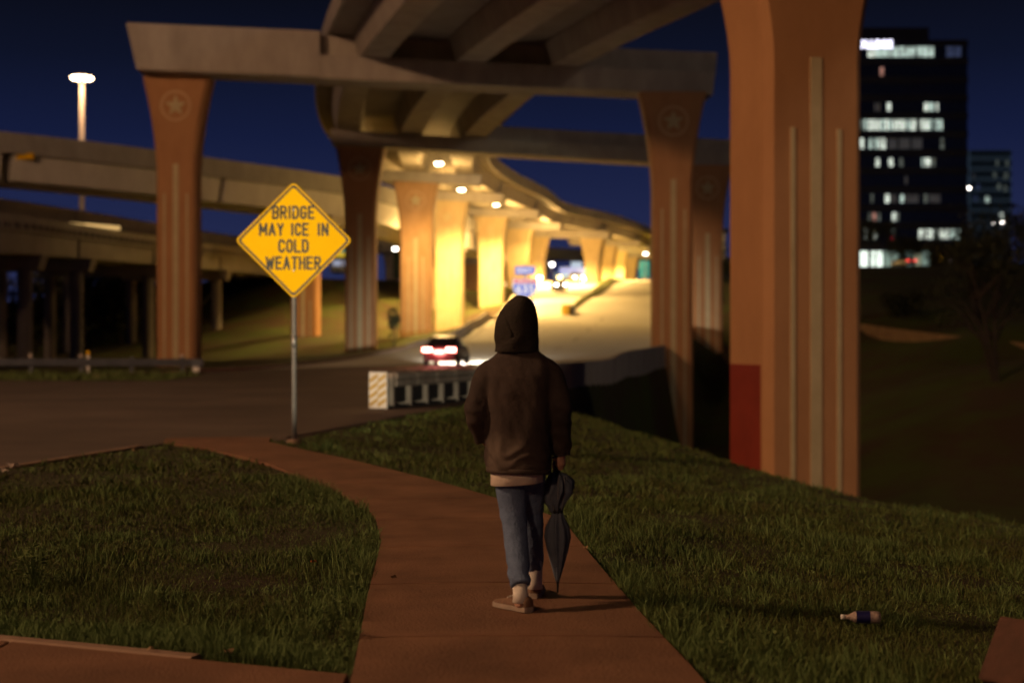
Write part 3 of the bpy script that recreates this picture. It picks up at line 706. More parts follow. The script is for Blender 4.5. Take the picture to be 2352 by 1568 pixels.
M['mast_glow'] = emit('mast_glow', (1.0, 0.72, 0.42), 22); M['mast_pole'] = mat('mast_pole', (.55, .5, .42), (.45, .4, .34), 1, .6)
def high_mast(x, y, H, label, w=MAST_W, col=MAST_COL):
    t = thing('high_mast_lamp', (x, y, tz(x, y)), label, 'high mast lamp', 'high mast lamps')
    H -= tz(x, y)
    MB().tube([(0, 0, -.5), (0, 0, H * .5), (0, 0, H + .1)], [.42, .34, .24], 14).build('pole', M['mast_pole'], t, smooth=True)
    mb = MB(); N = 28
    for k in range(N):
        q = []
        for kk in (k, k + 1):
            a = 2 * math.pi * kk / N
            for rr, z in ((.8, H - .15), (.9, H - .15), (.9, H - .02), (.8, H - .02)): q.append((rr * math.cos(a), rr * math.sin(a), z))
        mb.add(q, [(0, 1, 5, 4), (1, 2, 6, 5), (2, 3, 7, 6), (3, 0, 4, 7)])
    for k in range(4):
        a = k * math.pi / 2; mb.tube([(.2 * math.cos(a), .2 * math.sin(a), H - .1), (.85 * math.cos(a), .85 * math.sin(a), H - .1)], .04, 6)
    mb.build('ring', M['steel'], t)
    for k in range(10):
        a = 2 * math.pi * (k + .5) / 10; c = Vector((1.02 * math.cos(a), 1.02 * math.sin(a), H - .18))
        Mx = Matrix.Rotation(a, 3, 'Z')
        lum = MB(); lum.loft([[c + Mx @ Vector((r * math.cos(b), r * math.sin(b), z)) for b in [2 * math.pi * j / 10 for j in range(10)]] for r, z in ((.1, .32), (.16, .24), (.26, .05), (.27, 0))]).build('lamp_head', M['steel'], t)
        MB().loft([[c + Vector((r * math.cos(b), r * math.sin(b), z)) for b in [2 * math.pi * j / 10 for j in range(10)]] for r, z in ((.24, -.01), (.24, -.10), (.14, -.26))]).build('lens', M['mast_glow'], t)
    light('mast_light', 'POINT', (0, 0, H - .9), w, col, 2.4, t)
    return t
m0 = P(188, 178, 165)
high_mast(m0.x, m0.y, m0.z + .2, 'tall lit mast rising behind the curved overpass', 5500)
high_mast(-50.7, -2, 32.5, 'tall lit mast out of view to the left of the path', MAST_W * .84)
high_mast(-30, -62, 34, 'added tall fill mast out of view far behind the path', MAST_W * .36)  # added unseen mast, softens the shadows of the left mast
high_mast(58, -28, 34, 'added tall fill mast out of view behind and to the right of the path', MAST_W * .26, (1.0, .77, .57))  # added unseen mast, fills the shaded column front and cap ledge

# underdeck lamps of the flyover
M['under_glow'] = emit('under_glow', (1.0, .80, .48), 20)
UD = thing('underdeck_lamp', (0, 0, 0), '', 'lamp', 'lamps under the flyover')
MB().box((0, 0, .16), (.75, .55, .2)).build('housing', M['steel'], UD, bevel=.04)
MB().loft([[(a * s, b * s, z) for a, b in ((-.36, -.26), (.36, -.26), (.36, .26), (-.36, .26))] for s, z in ((1, .06), (.95, -.04), (.6, -.14))]).build('lens', M['under_glow'], UD)
MB().tube([(0, 0, .25), (0, 0, 1.6)], .05, 8).build('stem', M['steel'], UD)
UL_ = [(1008, 376, 126, 'nearest glowing lamp under the flyover'), (1060, 436, 146, 'second glowing lamp under the flyover, lower right of the nearest'), (1140, 470, 166, 'third glowing lamp along the flyover'), (1250, 497, 188, 'dim fourth lamp where the flyover bends right'), (1316, 517, 212, 'fifth lamp under the flyover, tucked above the gap between the far columns'), (1398, 540, 238, 'sixth lamp under the flyover, far to the right'), (1450, 548, 268, 'farthest lamp under the flyover, next to the right star column'), (1410, 545, 249, 'lamp under the flyover between the sixth and the farthest one')]
for i, (u, v, Y, lb) in enumerate(UL_):
    p = P(u, v, Y) if i < 4 else D.pt((8.5, 9.55, 11.5, 10.5)[i - 4], 0, -.4); o = UD if i == 0 else dup(UD); o.location = p; o['label'] = lb
    light('lamp_light', 'SPOT', (0, 0, -.3), UNDER_W * (.42, 1, 1.4, 1.9, 2.4, 3.6, 3.6, 3.6)[i], UNDER_COL, .3, o, R(146), (0, 0, 0), .6)
    light('lamp_spill', 'POINT', (0, 0, -2.2), UNDER_W * .05, UNDER_COL, .3, o)
    o['group'] = 'lamps under the flyover'

# street lamps: pole, arm, head
M['lamp_white'] = emit('lamp_white', (1, .93, .82), 16); M['lamp_amber'] = emit('lamp_amber', (1, .72, .28), 9); M['lamp_dim'] = emit('lamp_dim', (1, .8, .75), 2.5)
def street_lamp(u, v, Y, label, glow, r=.38, en=0, col=(1, .9, .75)):
    p = P(u, v, Y); z0 = tz(p.x, p.y + .4); t = thing('street_lamp', (p.x, p.y + .4, z0), label, 'street lamp', 'street lamps beyond the flyover'); h = p.z - z0
    MB().tube([(0, 0, -.3), (0, 0, h + .5)], [.1, .06], 8).build('pole', M['steel'], t)
    MB().tube([(0, 0, h + .45), (0, -.2, h + .55), (0, -.4, h + .45)], .04, 6).build('arm', M['steel'], t)
    MB().loft([[(rr * math.cos(a), -.4 + rr * math.sin(a), h + z) for a in [j * math.pi / 6 for j in range(12)]] for rr, z in ((.08, .46), (r * .9, .34), (r * 1.02, .22))]).build('lamp_head', M['steel'], t)
    MB().ell((0, -.4, h), (r, r, r * .9)).build('globe', glow, t, smooth=True)
    if en: light('globe_light', 'POINT', (0, -.4, h - .7), en, col, .3, t)
    return t
street_lamp(908, 572, 245, 'white globe lamp at the pale pillar left of the orange columns', M['lamp_white'], .42)
street_lamp(1483, 580, 260, 'white globe lamp beside the right star column', M['lamp_white'], .45)
street_lamp(1240, 638, 215, 'white globe lamp just right of the blue route sign', M['lamp_white'], .34)
street_lamp(1158, 655, 200, 'dim pinkish globe lamp left of the blue route sign', M['lamp_dim'], .3)
street_lamp(1285, 637, 240, 'amber globe lamp between the two far columns', M['lamp_amber'], .4)
street_lamp(1268, 607, 262, 'white globe lamp high at the left of the lit canopy', M['lamp_white'], .4)
street_lamp(1322, 638, 250, 'bright white globe lamp in front of the lit canopy', M['lamp_white'], .45)
street_lamp(1338, 643, 246, 'brightest globe lamp at the right end of the lit canopy', M['lamp_white'], .6, 6000)
street_lamp(2226, 432, 330, 'small white lamp at the right edge of the office tower', M['lamp_white'], .3)
street_lamp(2283, 511, 330, 'left lamp of the small row below the glass building', M['lamp_white'], .3)
street_lamp(2302, 510, 332, 'middle lamp of the small row below the glass building', M['lamp_white'], .3)
street_lamp(2316, 514, 331, 'right lamp of the small row below the glass building', M['lamp_white'], .3)

# ------------------------------------------------------------------ text
def text_mb(s, w, h, origin, xa, za, depth, off=.012):
    """letters with bounding box w x h, centred on origin; xa, za: axes; depth: vector towards the viewer"""
    cu = bpy.data.curves.new('t', 'FONT'); cu.body = s; cu.size = 1; cu.offset = off; cu.extrude = 0; cu.resolution_u = 4; cu.space_character = 1.12
    ob = bpy.data.objects.new('t', cu); C.objects.link(ob)
    dg = bpy.context.evaluated_depsgraph_get(); me = bpy.data.meshes.new_from_object(ob.evaluated_get(dg))
    a = np.array([v.co[:] for v in me.vertices]); fs = [tuple(p.vertices) for p in me.polygons]
    bpy.data.objects.remove(ob); bpy.data.curves.remove(cu); bpy.data.meshes.remove(me)
    lo, hi = a.min(0), a.max(0); c = (lo + hi) / 2; sx, sy = w / (hi[0] - lo[0]), h / (hi[1] - lo[1])
    o, xa, za, d = Vector(origin), Vector(xa), Vector(za), Vector(depth)
    vs = [o + xa * float((p[0] - c[0]) * sx) + za * float((p[1] - c[1]) * sy) + d for p in a]
    return vs, fs
def lettering(name, items, m, parent, org=(0, 0, 0)):
    mb = MB()
    for it in items: mb.add(*text_mb(*it))
    return mb.build(name, m, parent, org, recalc=False)

def arc(cx, cy, rx, ry, a0, a1, n=7): return [(cx + rx * math.cos(R(a0 + (a1 - a0) * k / n)), cy + ry * math.sin(R(a0 + (a1 - a0) * k / n))) for k in range(n + 1)]
GLY = {'B': [[(0, 0), (0, 1)], [(0, 1), (.6, 1)] + arc(.6, .76, .4, .24, 90, -90) + [(0, .52)], [(0, .52), (.6, .52)] + arc(.6, .26, .4, .26, 90, -90) + [(0, 0)]],
       'R': [[(0, 0), (0, 1)], [(0, 1), (.6, 1)] + arc(.6, .75, .4, .25, 90, -90) + [(0, .5)], [(.5, .5), (1, 0)]], 'I': [[(.5, 0), (.5, 1)]],
       'D': [[(0, 0), (0, 1)], [(0, 1), (.45, 1)] + arc(.45, .65, .55, .35, 90, 0) + arc(.45, .35, .55, .35, 0, -90) + [(0, 0)]],
       'G': [arc(.5, .68, .5, .32, 20, 180) + arc(.5, .32, .5, .32, 180, 340) + [(1, .45), (.55, .45)]], 'C': [arc(.5, .68, .5, .32, 15, 180) + arc(.5, .32, .5, .32, 180, 345)],
       'O': [arc(.5, .68, .5, .32, 0, 180) + arc(.5, .32, .5, .32, 180, 360) + [(1, .68)]], 'E': [[(1, 0), (0, 0), (0, 1), (1, 1)], [(0, .52), (.85, .52)]],
       'M': [[(0, 0), (0, 1), (.5, .3), (1, 1), (1, 0)]], 'A': [[(0, 0), (.5, 1), (1, 0)], [(.2, .32), (.8, .32)]], 'Y': [[(0, 1), (.5, .48), (1, 1)], [(.5, .48), (.5, 0)]],
       'N': [[(0, 0), (0, 1), (1, 0), (1, 1)]], 'L': [[(0, 1), (0, 0), (1, 0)]], 'W': [[(0, 1), (.24, 0), (.5, .8), (.76, 0), (1, 1)]], 'T': [[(0, 1), (1, 1)], [(.5, 1), (.5, 0)]], 'H': [[(0, 0), (0, 1)], [(1, 0), (1, 1)], [(0, .52), (1, .52)]]}
def sign_letters(mb, word, w, h, cx, cz, y, st):
    wid = {'I': .22, 'M': 1.25, 'W': 1.45, 'A': 1.1}; gap = .66
    tot = sum(wid.get(c, 1) for c in word) + gap * (len(word) - 1); k = (w - st) / tot; x = cx - w / 2 + st / 2; lay = 0
    for c in word:
        cw = wid.get(c, 1) * k
        for pl_ in GLY[c]:
            p = [(x + (a if c != 'I' else .5) * cw, cz - h / 2 + st / 2 + b * (h - st)) for a, b in pl_]
            for q0, q1 in zip(p[:-1], p[1:]):
                d = Vector((q1[0] - q0[0], q1[1] - q0[1])).normalized(); nn_ = Vector((-d.y, d.x)) * st / 2; ex = d * st * .42; yy = y - lay * .0003; lay = (lay + 1) % 5
                mb.add([(q0[0] - ex.x + nn_.x, yy, q0[1] - ex.y + nn_.y), (q1[0] + ex.x + nn_.x, yy, q1[1] + ex.y + nn_.y), (q1[0] + ex.x - nn_.x, yy, q1[1] + ex.y - nn_.y), (q0[0] - ex.x - nn_.x, yy, q0[1] - ex.y - nn_.y)], [(0, 1, 2, 3)])
        x += cw + gap * k
# ------------------------------------------------------------------ warning sign
x0 = (674.5 - 1176) / F * 21.2
SG = thing('warning_sign', (x0, 21.2, tz(x0, 21.2)), 'yellow diamond sign reading BRIDGE MAY ICE IN COLD WEATHER on a grey post', 'road sign')
zc = HC - (552 - 784) / F * 21.2 - SG.location.z
def diamond(hd, rc, y, n=6):
    pts = []
    for k in range(4):
        a0 = k * math.pi / 2; c = Vector((math.cos(a0), 0, math.sin(a0))) * (hd - rc * math.sqrt(2))
        for j in range(n + 1):
            a = a0 - math.pi / 4 + (math.pi / 2) * j / n; pts.append(c + Vector((math.cos(a) * rc, y, math.sin(a) * rc)))
    return pts
sh = lambda pts: [p + Vector((0, 0, zc)) for p in pts]
pan = MB().prism(sh(diamond(.872, .065, 0)), (0, .012, 0)).build('sign_panel', M['yellow'], SG)
mb = MB(); a, b = sh(diamond(.842, .055, -.003)), sh(diamond(.796, .042, -.003)); n = len(a)
mb.add(a + b, [(k, (k + 1) % n, n + (k + 1) % n, n + k) for k in range(n)])
mb.build('border', M['signblack'], pan, recalc=False)
X, Z, dv = (1, 0, 0), (0, 0, 1), (0, -.003, 0)
px = 21.2 / F
mb = MB()
for wd, w_, h_, du, dvv in (('BRIDGE', 98, 31, -.5, 64), ('MAY', 57, 30, -51, 25), ('ICE', 42, 30, 14, 25), ('IN', 26, 30, 67, 25), ('COLD', 70, 31, -.5, -13), ('WEATHER', 127, 31, -1, -52)):
    sign_letters(mb, wd, w_ * px, h_ * px, du * px, zc + dvv * px, -.004, 4.9 * px)
mb.build('lettering', M['signblack'], pan, recalc=False)
MB().tube([(0, .05, -.4), (0, .05, zc + .45)], .038, 12).build('post', mat('dull_post_steel', (.17, .155, .145), (.11, .10, .095), 6, .6), SG, smooth=True)
MB().tube([(0, .05, 1.43), (0, .05, 1.62)], .047, 12).build('post_collar', M['steel'], SG, smooth=True)
MB().tube([(0, .05, -.1), (0, .05, .07)], [.13, .10], 14).build('post_footing', M['kerb'], SG)
mb = MB()
for z in (.45, -.45): mb.tube([(0, -.008, zc + z), (0, .1, zc + z)], .014, 8)
mb.build('bolt', M['steel'], SG)

# added spots behind the camera brighten the signs like reflective sheeting
sign_key = light('added_sign_spot', 'SPOT', (-3.0, -5, .85), 26000, (1, .88, .60), .12, None, R(10.5), blend=.3); aim(sign_key, (-2.3, 21.2, 2.35))

route_key = light('added_sign_spot', 'SPOT', (-1.6, -5, .8), 120000, (.86, .92, 1), .08, None, R(3.0), blend=.4); aim(route_key, (.46, 50, 3.1))  # added narrow spot that lifts the blue route sign
# ------------------------------------------------------------------ route sign EAST 635
xr, Yr = (1206 - 1176) / F * 50, 50
RS = thing('route_sign', (xr, Yr, tz(xr, Yr)), 'blue EAST 635 interstate shield assembly on a post behind the hooded person', 'road sign')
s = Yr / F; zz = lambda v: HC - (v - 784) * s - RS.location.z; xx = lambda u: (u - 1176) * s - xr
MB().tube([(0, .06, -.5), (0, .06, zz(608))], .045, 10).build('post', M['steel'], RS)
pe = MB().box((0, 0, zz(621)), (46 * s, .012, 19 * s)).build('east_panel', M['signblue'], RS)
lettering('lettering', [('EAST', 34 * s, 11 * s, (0, 0, zz(621)), X, Z, (0, -.009, 0), .02)], M['white'], pe)
def shield(sc, y):
    prof = [(-.5, .36), (-.46, .5), (-.22, .44), (0, .5), (.22, .44), (.46, .5), (.5, .36), (.52, .05), (.44, -.22), (.26, -.40), (0, -.5), (-.26, -.40), (-.44, -.22), (-.52, .05)]
    return [Vector((px_ * 56 * s * sc, y, zz(661) + pz_ * 46 * s * sc)) for px_, pz_ in prof]
sp_ = MB().prism(shield(1, 0), (0, .012, 0)).build('shield_panel', M['white'], RS)
q = shield(.93, -.003); lo = [p for p in q]
zcut = zz(651)
body = [Vector((p.x, p.y, min(p.z, zcut - .01))) for p in q]; MB().add(body, [tuple(range(len(body)))]).build('shield_field', M['signblue'], sp_, recalc=False)
topb = [Vector((p.x, -.004, max(p.z, zcut + .01))) for p in q]; MB().add(topb, [tuple(range(len(topb)))]).build('shield_crown', M['signred'], sp_, recalc=False)
lettering('lettering', [('INTERSTATE', 36 * s, 4.5 * s, (0, 0, zz(646)), X, Z, (0, -.009, 0), 0), ('635', 40 * s, 19 * s, (0, 0, zz(664)), X, Z, (0, -.009, 0), .02)], M['white'], sp_)
pa = MB().box((xx(1211), 0, zz(705)), (32 * s, .012, 30 * s)).build('arrow_panel', M['signblue'], RS)
ar = [(-.09, -.17), (.0, -.17), (.0, -.02), (.06, .06), (.02, .1), (.2, .17), (.17, -.03), (.13, .0), (.07, -.06), (.07, -.17)]
MB().add([Vector((xx(1208) + a * .8 - .03, -.009, zz(705) + b * .8)) for a, b in ar], [tuple(range(len(ar)))]).build('arrow', M['white'], pa, recalc=False)

# ------------------------------------------------------------------ crash cushion and barrier
pA, pB = Vector((-3.0, 32, 0)), Vector((-.95, 38.2, 0)); dr = (pB - pA).normalized(); yaw = math.atan2(-dr.x, dr.y)
CC = thing('crash_cushion', (pA.x, pA.y, tz(pA.x, pA.y)), 'low grey crash cushion with a yellow striped nose at the end of the barrier', 'crash cushion', rz=yaw)
Lc = (pB - pA).length
MB().box((0, -.02, .43), (.44, .05, .82)).build('nose_panel', M['white'], CC, bevel=.01)
mb = MB()
for k in range(4):
    z = .06 + k * .18
    mb.add([(-.2, -.05, z), (-.2, -.05, z + .075), (.0, -.05, z + .205), (.0, -.05, z + .13)], [(0, 1, 2, 3)])
    mb.add([(.0, -.05, z - .0), (.0, -.05, z + .075), (.2, -.05, z + .205), (.2, -.05, z + .13)], [(0, 1, 2, 3)])
np_ = [c for c in CC.children][0]
mb.build('hazard_stripes', mat('stripe_yellow', (.55, .36, .03), None, 4, .5), np_, recalc=False)
M['fender'] = mat('fender_grey', (.30, .255, .215), (.20, .165, .14), 2.5, .7)
MB().box((0, Lc / 2, .045), (.5, Lc, .07)).build('track', M['black'], CC)
for k in range(6):
    y = .28 + k * (Lc - .4) / 6; w = .50 + k * .02
    MB().box((0, y, .42), (w, .10, .78)).build('diaphragm', M['fender'], CC)
    if k < 6:
        MB().box((0, y + .5, .38), (w - .12, .72, .52)).build('cartridge', M['black'], CC, bevel=.05)
for sd in (-1, 1):
    for k in range(5):
        y = .3 + k * (Lc - .4) / 5; w = .28 + k * .012; rings = []
        for yy in (y, y + 1.28):
            rings.append([(sd * (w + o), yy, z) for o, z in ((0, .50), (.05, .54), (.05, .62), (0, .66), (.05, .70), (.05, .78), (0, .82), (-.012, .82), (-.012, .50))])
        MB().loft(rings).build('fender_panel', M['fender'], CC)
bp = [(-.95, 38.2), (.2, 42), (1.75, 46), (4.6, 61), (7.9, 80), (11.0, 95), (16.8, 130), (22.2, 180), (25.8, 236)]
a = resample(bp, 70); rings = []
for i in range(70):
    d = a[min(i + 1, 69)] - a[max(i - 1, 0)]; d /= np.hypot(*d); s_ = np.array([d[1], -d[0]]); z = tz(*(a[i] - s_ * .5)); dn = 2.0 if a[i][1] > 44 else .3
    p = lambda o, h: (*(a[i] + s_ * o), z + h)
    rings.append([p(-.28, -.2), p(-.28, .08), p(-.12, .33), p(-.09, .84), p(.1, .84), p(.14, -dn), p(-.1, -dn)])
o = MB().loft(rings).build('bridge_barrier', M['concrete']); tag(o, 'long concrete bridge barrier curving from the crash cushion along the climbing road', 'barrier')

# small yellow crash cushion at the far gore
pg = P(1300, 732, 138); GC = thing('gore_cushion', (pg.x, pg.y, tz(pg.x, pg.y)), 'small yellow nosed black crash cushion at the tip of the grass wedge', 'crash cushion', rz=-.12)
MB().tube([(0, 0, 0), (0, 0, .5), (0, 0, 1.0)], [.42, .44, .40], 14).build('nose_drum', mat('drum_yellow', (.7, .40, .02), None, 3, .5), GC, bevel=0)
MB().box((.1, 1.5, .5), (.9, 2.2, .95)).build('cartridge', M['black'], GC, bevel=.08)
MB().box((.12, 3.3, .5), (1.0, 1.2, .9)).build('backup_block', M['concrete'], GC, bevel=.05)

# ------------------------------------------------------------------ guardrail on the left
GR = thing('guardrail', (-14.2, 62, 0), 'long dark steel guardrail on the far side of the road, left', 'guardrail')
og = GR.location; rings = []
xs = np.linspace(-60, -13.9, 30)
for x in xs:
    y = 62 + .02 * (x + 14) ** 2 * .03
    rings.append([(x, y - o, z) for o, z in ((0, .45), (.06, .50), (.06, .56), (0, .61), (.06, .66), (.06, .72), (0, .77), (-.02, .77), (-.02, .45))])
MB().loft(rings).build('rail', M['rail'], GR, og)
MB().box((-13.7, 62, .6), (.5, .2, .36)).build('end_terminal', M['rail'], GR, og, bevel=.04)
MB().box((-13.75, 61.86, .32), (.28, .03, .22)).build('end_marker', M['white'], GR, og)
for k in range(16):
    x = -14.4 - k * 2.2; p = MB().box((x, 62.16, .42), (.15, .2, .86)).build('post', M['rail'], GR, og)
    if k in (0, 2, 3, 5, 7, 9, 11): MB().ell((x, 62.02, .90), (.085, .03, .085), 10, 6).build('reflector', M['paper'], p, og)
mk = P(202, 800, 66); t = thing('delineator', (mk.x, 66, 0), 'slim white marker post with yellow top behind the guardrail', 'marker post')
MB().box((0, 0, .45), (.14, .05, .9)).build('post', M['white'], t); MB().box((0, 0, 1.0), (.14, .052, .2)).build('top_band', M['yellow'], t)
# grass tufts along the guardrail
v, q_, t_ = make_blades(14000, (-45, -13), (55.5, 62.5), .08, .4, .03, 21, lambda x, y: (np.abs(x) < y * .4) & (x < -13.5))
me = bpy.data.meshes.new('roadside_grass'); me.from_pydata(v.tolist(), [], q_.tolist() + t_.tolist()); me.materials.append(M['weed'])
o = bpy.data.objects.new('roadside_grass', me); C.objects.link(o); tag(o, kind='stuff', label='rough grass strip under the guardrail')

# small yellow signs on the upper overpass and the star column
def yplate(u0, v0, u1, v1, Y, label, post=0):
    a, b = P(u0, v0, Y), P(u1, v1, Y); t = thing('warning_plate', (a + b) / 2, label, 'sign')
    MB().box((0, 0, 0), (abs(b.x - a.x), .03, abs(a.z - b.z))).build('panel', M['yellow'], t, bevel=.01)
    mb = MB()
    for sx in (-.3, .3): mb.box((sx * abs(b.x - a.x), .22, 0), (.06, .4, .06))
    if post: mb = MB().box((0, .08, -post / 2), (.09, .09, post + .4))
    mb.build('bracket' if not post else 'post', M['steel'], t)
yplate(36, 352, 78, 366, 110.2, 'small yellow plate on the parapet of the curved overpass')
yplate(354, 292, 366, 308, 121.5, 'tiny yellow plate on a post, peeking out beside the left star column', 2.6)
# ------------------------------------------------------------------ cars
M['carpaint'] = mat('car_paint_maroon', (.05, .010, .016), (.045, .009, .014), 2, .25, spec=.6)
M['carpaint2'] = mat('car_paint_silver', (.3, .3, .3), None, 2, .3, spec=.6)
M['carglass'] = mat('car_glass', (.012, .012, .016), None, 2, .08, spec=.7)
M['tail'] = emit('tail_glow', (1.0, .20, .16), 30); M['head'] = emit('head_glow', (1, .95, .85), 40); M['plate_glow'] = emit('plate_glow', (1, .92, .85), 1.2)
M['tail_dim'] = emit('tail_dim', (1, .08, .06), 3)
def car(loc, yaw, label, paint, lights='rear', headpower=0):
    t = thing('car', loc, label, 'car', rz=yaw)
    # local: +Y forward, rear at y=-2.25
    prof = [(-2.25, .42, .62), (-2.28, .55, .78), (-2.2, .90, .84), (-1.9, .98, .87), (-1.0, .99, .89), (.9, .97, .90), (1.6, .90, .87), (2.1, .78, .80), (2.3, .55, .66)]
    rings = []
    for y, top, hw in prof:
        rings.append([(-hw * .92, y, .22), (hw * .92, y, .22), (hw, y, .42), (hw, y, top * .82), (hw * .92, y, top), (-hw * .92, y, top), (-hw, y, top * .82), (-hw, y, .42)])
    body = MB().loft(rings).build('body', paint, t, smooth=False, bevel=.04)
    cab = [(-1.95, .97, .70), (-1.25, 1.36, .60), (-.5, 1.46, .58), (.35, 1.42, .58), (1.25, .98, .70)]
    rings = [[(-.78, y, .93), (.78, y, .93), (w, y, z), (-w, y, z)] for y, z, w in cab]
    MB().loft(rings).build('windows', M['carglass'], t, bevel=.02)
    MB().loft([[(-w - .01, y, z + .005), (w + .01, y, z + .005), (w - .04, y, z + .035), (-w + .04, y, z + .035)] for y, z, w in cab[1:4]]).build('roof', paint, t)
    for sx in (-1, 1):
        for y in (-1.35, 1.4):
            wh = MB(); N = 20
            wh.loft([[(sx * x, y + r * math.cos(2 * math.pi * k / N), .32 + r * math.sin(2 * math.pi * k / N)) for k in range(N)] for x, r in ((.70, .28), (.70, .32), (.885, .32), (.895, .29))])
            w_ = wh.build('wheel', M['black'], t)
            MB().loft([[(sx * x, y + r * math.cos(2 * math.pi * k / N), .32 + r * math.sin(2 * math.pi * k / N)) for k in range(N)] for x, r in ((.88, .2), (.90, .2), (.905, .05))]).build('rim', M['steel'], w_)
        tl = M['tail'] if lights == 'rear' else M['tail_dim']
        MB().box((sx * .58, -2.275, .78), (.46, .06, .19)).build('tail_light', tl, t, bevel=.02)
        hlm = M['head'] if lights in ('front', 'rear') else M['white']
        MB().box((sx * .6, 2.2, .66), (.34, .12, .15)).build('headlight', hlm, t, bevel=.02)
    MB().box((0, -2.30, .45), (1.5, .08, .2)).build('bumper', paint, t, bevel=.03)
    MB().box((0, -2.30, .68), (.52, .03, .14)).build('number_plate', M['plate_glow'] if lights == 'rear' else M['white'], t)
    if headpower:
        for sx in (-.55, .55):
            h = light('headlight_beam', 'SPOT', (sx, 2.35, .66), headpower, (1, .92, .8), .1, t, R(55), None, .6); h.rotation_euler = (R(84), 0, 0)
    return t
zc_ = tz(-3.4, 65)
CAR = car((-3.25, 71, tz(-3.25, 71) + .02), R(-7), 'dark maroon car with glowing tail lights driving away on the road', M['carpaint'], 'rear', 14000)
tlw = light('brake_glow', 'POINT', (0, -2.7, .72), 160, (1, .25, .2), .3, CAR)
for u, v, Y, lb, yw in ((1283, 677, 192, 'nearer oncoming car with two glaring headlights on the far road', R(186)), (1322, 662, 214, 'further oncoming car with glaring headlights, right of the nearer one', R(190))):
    p = P(u, v, Y); car((p.x, Y, tz(p.x, Y) + .03), yw, lb, M['carpaint2'], 'front', 0)
p = P(2103, 612, 205); car((p.x - 1.2, 207, tz(p.x - 1.2, 207) + .03), R(15), 'parked car with a small red tail light below the lit shop front', M['carpaint2'], 'dim')

# ------------------------------------------------------------------ buildings
def emit_room(name, col, st):
    m = emit(name, col, st); n = m.node_tree; b = n.nodes['Principled BSDF']; t = n.nodes.new('ShaderNodeTexCoord')
    v = n.nodes.new('ShaderNodeTexVoronoi'); v.inputs['Scale'].default_value = 1.1; n.links.new(t.outputs['Object'], v.inputs['Vector'])
    mr = n.nodes.new('ShaderNodeMapRange'); mr.inputs['From Min'].default_value = .1; mr.inputs['From Max'].default_value = .9; mr.inputs['To Min'].default_value = st * 1.7; mr.inputs['To Max'].default_value = st * .35
    n.links.new(v.outputs['Distance'], mr.inputs[0]); n.links.new(mr.outputs[0], b.inputs['Emission Strength']); return m
M['win'] = [emit_room('window_cool', (.74, .95, .84), .55), emit_room('window_white', (.85, .95, .82), .8), emit_room('window_dim', (.55, .66, .58), .12), emit_room('window_red', (.9, .45, .35), .35), emit_room('window_blue', (.2, .28, .6), .10), emit_room('window_low', (.5, .55, .6), .035)]
YT = 315.0; sT = YT / F
def wx(u): return (u - 1176) * sT
def wz(v): return HC - (v - 784) * sT
TW = thing('office_tower', (wx(2010), YT, 14), 'dark office tower with scattered lit windows and a glowing COLLEGE sign on top', 'building'); ot = TW.location
MB().box(((wx(1800) + wx(2222)) / 2, YT + 12, (wz(92) + 8) / 2), (wx(2222) - wx(1800), 24, wz(92) - 8)).build('facade', M['tower'], TW, ot)
MB().box(((wx(1890) + wx(2152)) / 2, YT + 13, (wz(50) + wz(92)) / 2), (wx(2152) - wx(1890), 14, wz(50) - wz(92))).build('penthouse', M['tower_slab'], TW, ot)
MB().tube([(wx(2085), YT + 10, wz(50)), (wx(2085), YT + 10, wz(40))], .15, 6).build('antenna', M['steel'], TW, ot)
for v in (100, 141, 184, 226, 267, 309, 351, 393, 436, 478, 519):
    MB().box(((wx(1800) + wx(2222)) / 2, YT - .05, wz(v)), (wx(2222) - wx(1800) + .2, .4, 1.5)).build('spandrel', M['tower_slab'], TW, ot)
rowsW = {119: [(1993, 2011, 1), (2012, 2024, 0), (2025, 2038, 0), (2039, 2049, 0), (2051, 2064, 0), (2066, 2078, 0), (2079, 2091, 0), (2092, 2102, 0), (2106, 2117, 0), (2118, 2131, 0), (2132, 2145, 0), (2173, 2190, 4), (2192, 2208, 4)],
         165: [(2021, 2030, 3)],
         246: [(2008, 2014, 5), (2016, 2022, 5), (2037, 2046, 1), (2122, 2132, 1), (2134, 2144, 0), (2150, 2155, 1)],
         287: [(1976, 1984, 2), (1985, 1990, 0), (1994, 2001, 1), (2003, 2012, 1), (2014, 2022, 1), (2024, 2031, 0), (2033, 2040, 1), (2042, 2048, 0), (2051, 2058, 1), (2060, 2068, 1), (2070, 2079, 1), (2083, 2090, 0), (2092, 2103, 1), (2105, 2110, 2), (2114, 2122, 1), (2124, 2133, 1), (2135, 2141, 0), (2148, 2155, 0), (2157, 2165, 0)],
         330: [(1976, 1984, 1), (1996, 2003, 0), (2008, 2016, 0), (2018, 2024, 1), (2026, 2034, 1), (2040, 2060, 5), (2064, 2090, 5), (2094, 2118, 5), (2160, 2168, 2)],
         373: [(2011, 2020, 1), (2041, 2051, 1), (2066, 2074, 2), (2117, 2122, 0), (2124, 2137, 1), (2140, 2148, 2)],
         414: [(2078, 2084, 5)],
         456: [(2000, 2006, 2), (2033, 2043, 1), (2046, 2060, 5), (2068, 2076, 0), (2080, 2110, 5), (2122, 2130, 2), (2134, 2160, 5)],
         498: [(1994, 2000, 2), (2004, 2012, 3), (2016, 2022, 2), (2049, 2058, 1), (2059, 2065, 2)],
         537: [(1985, 1992, 1), (2006, 2014, 1), (2048, 2056, 2), (2110, 2118, 1), (2120, 2128, 1), (2130, 2142, 1), (2144, 2152, 2), (2158, 2168, 1), (2170, 2180, 1), (2182, 2205, 0)]}
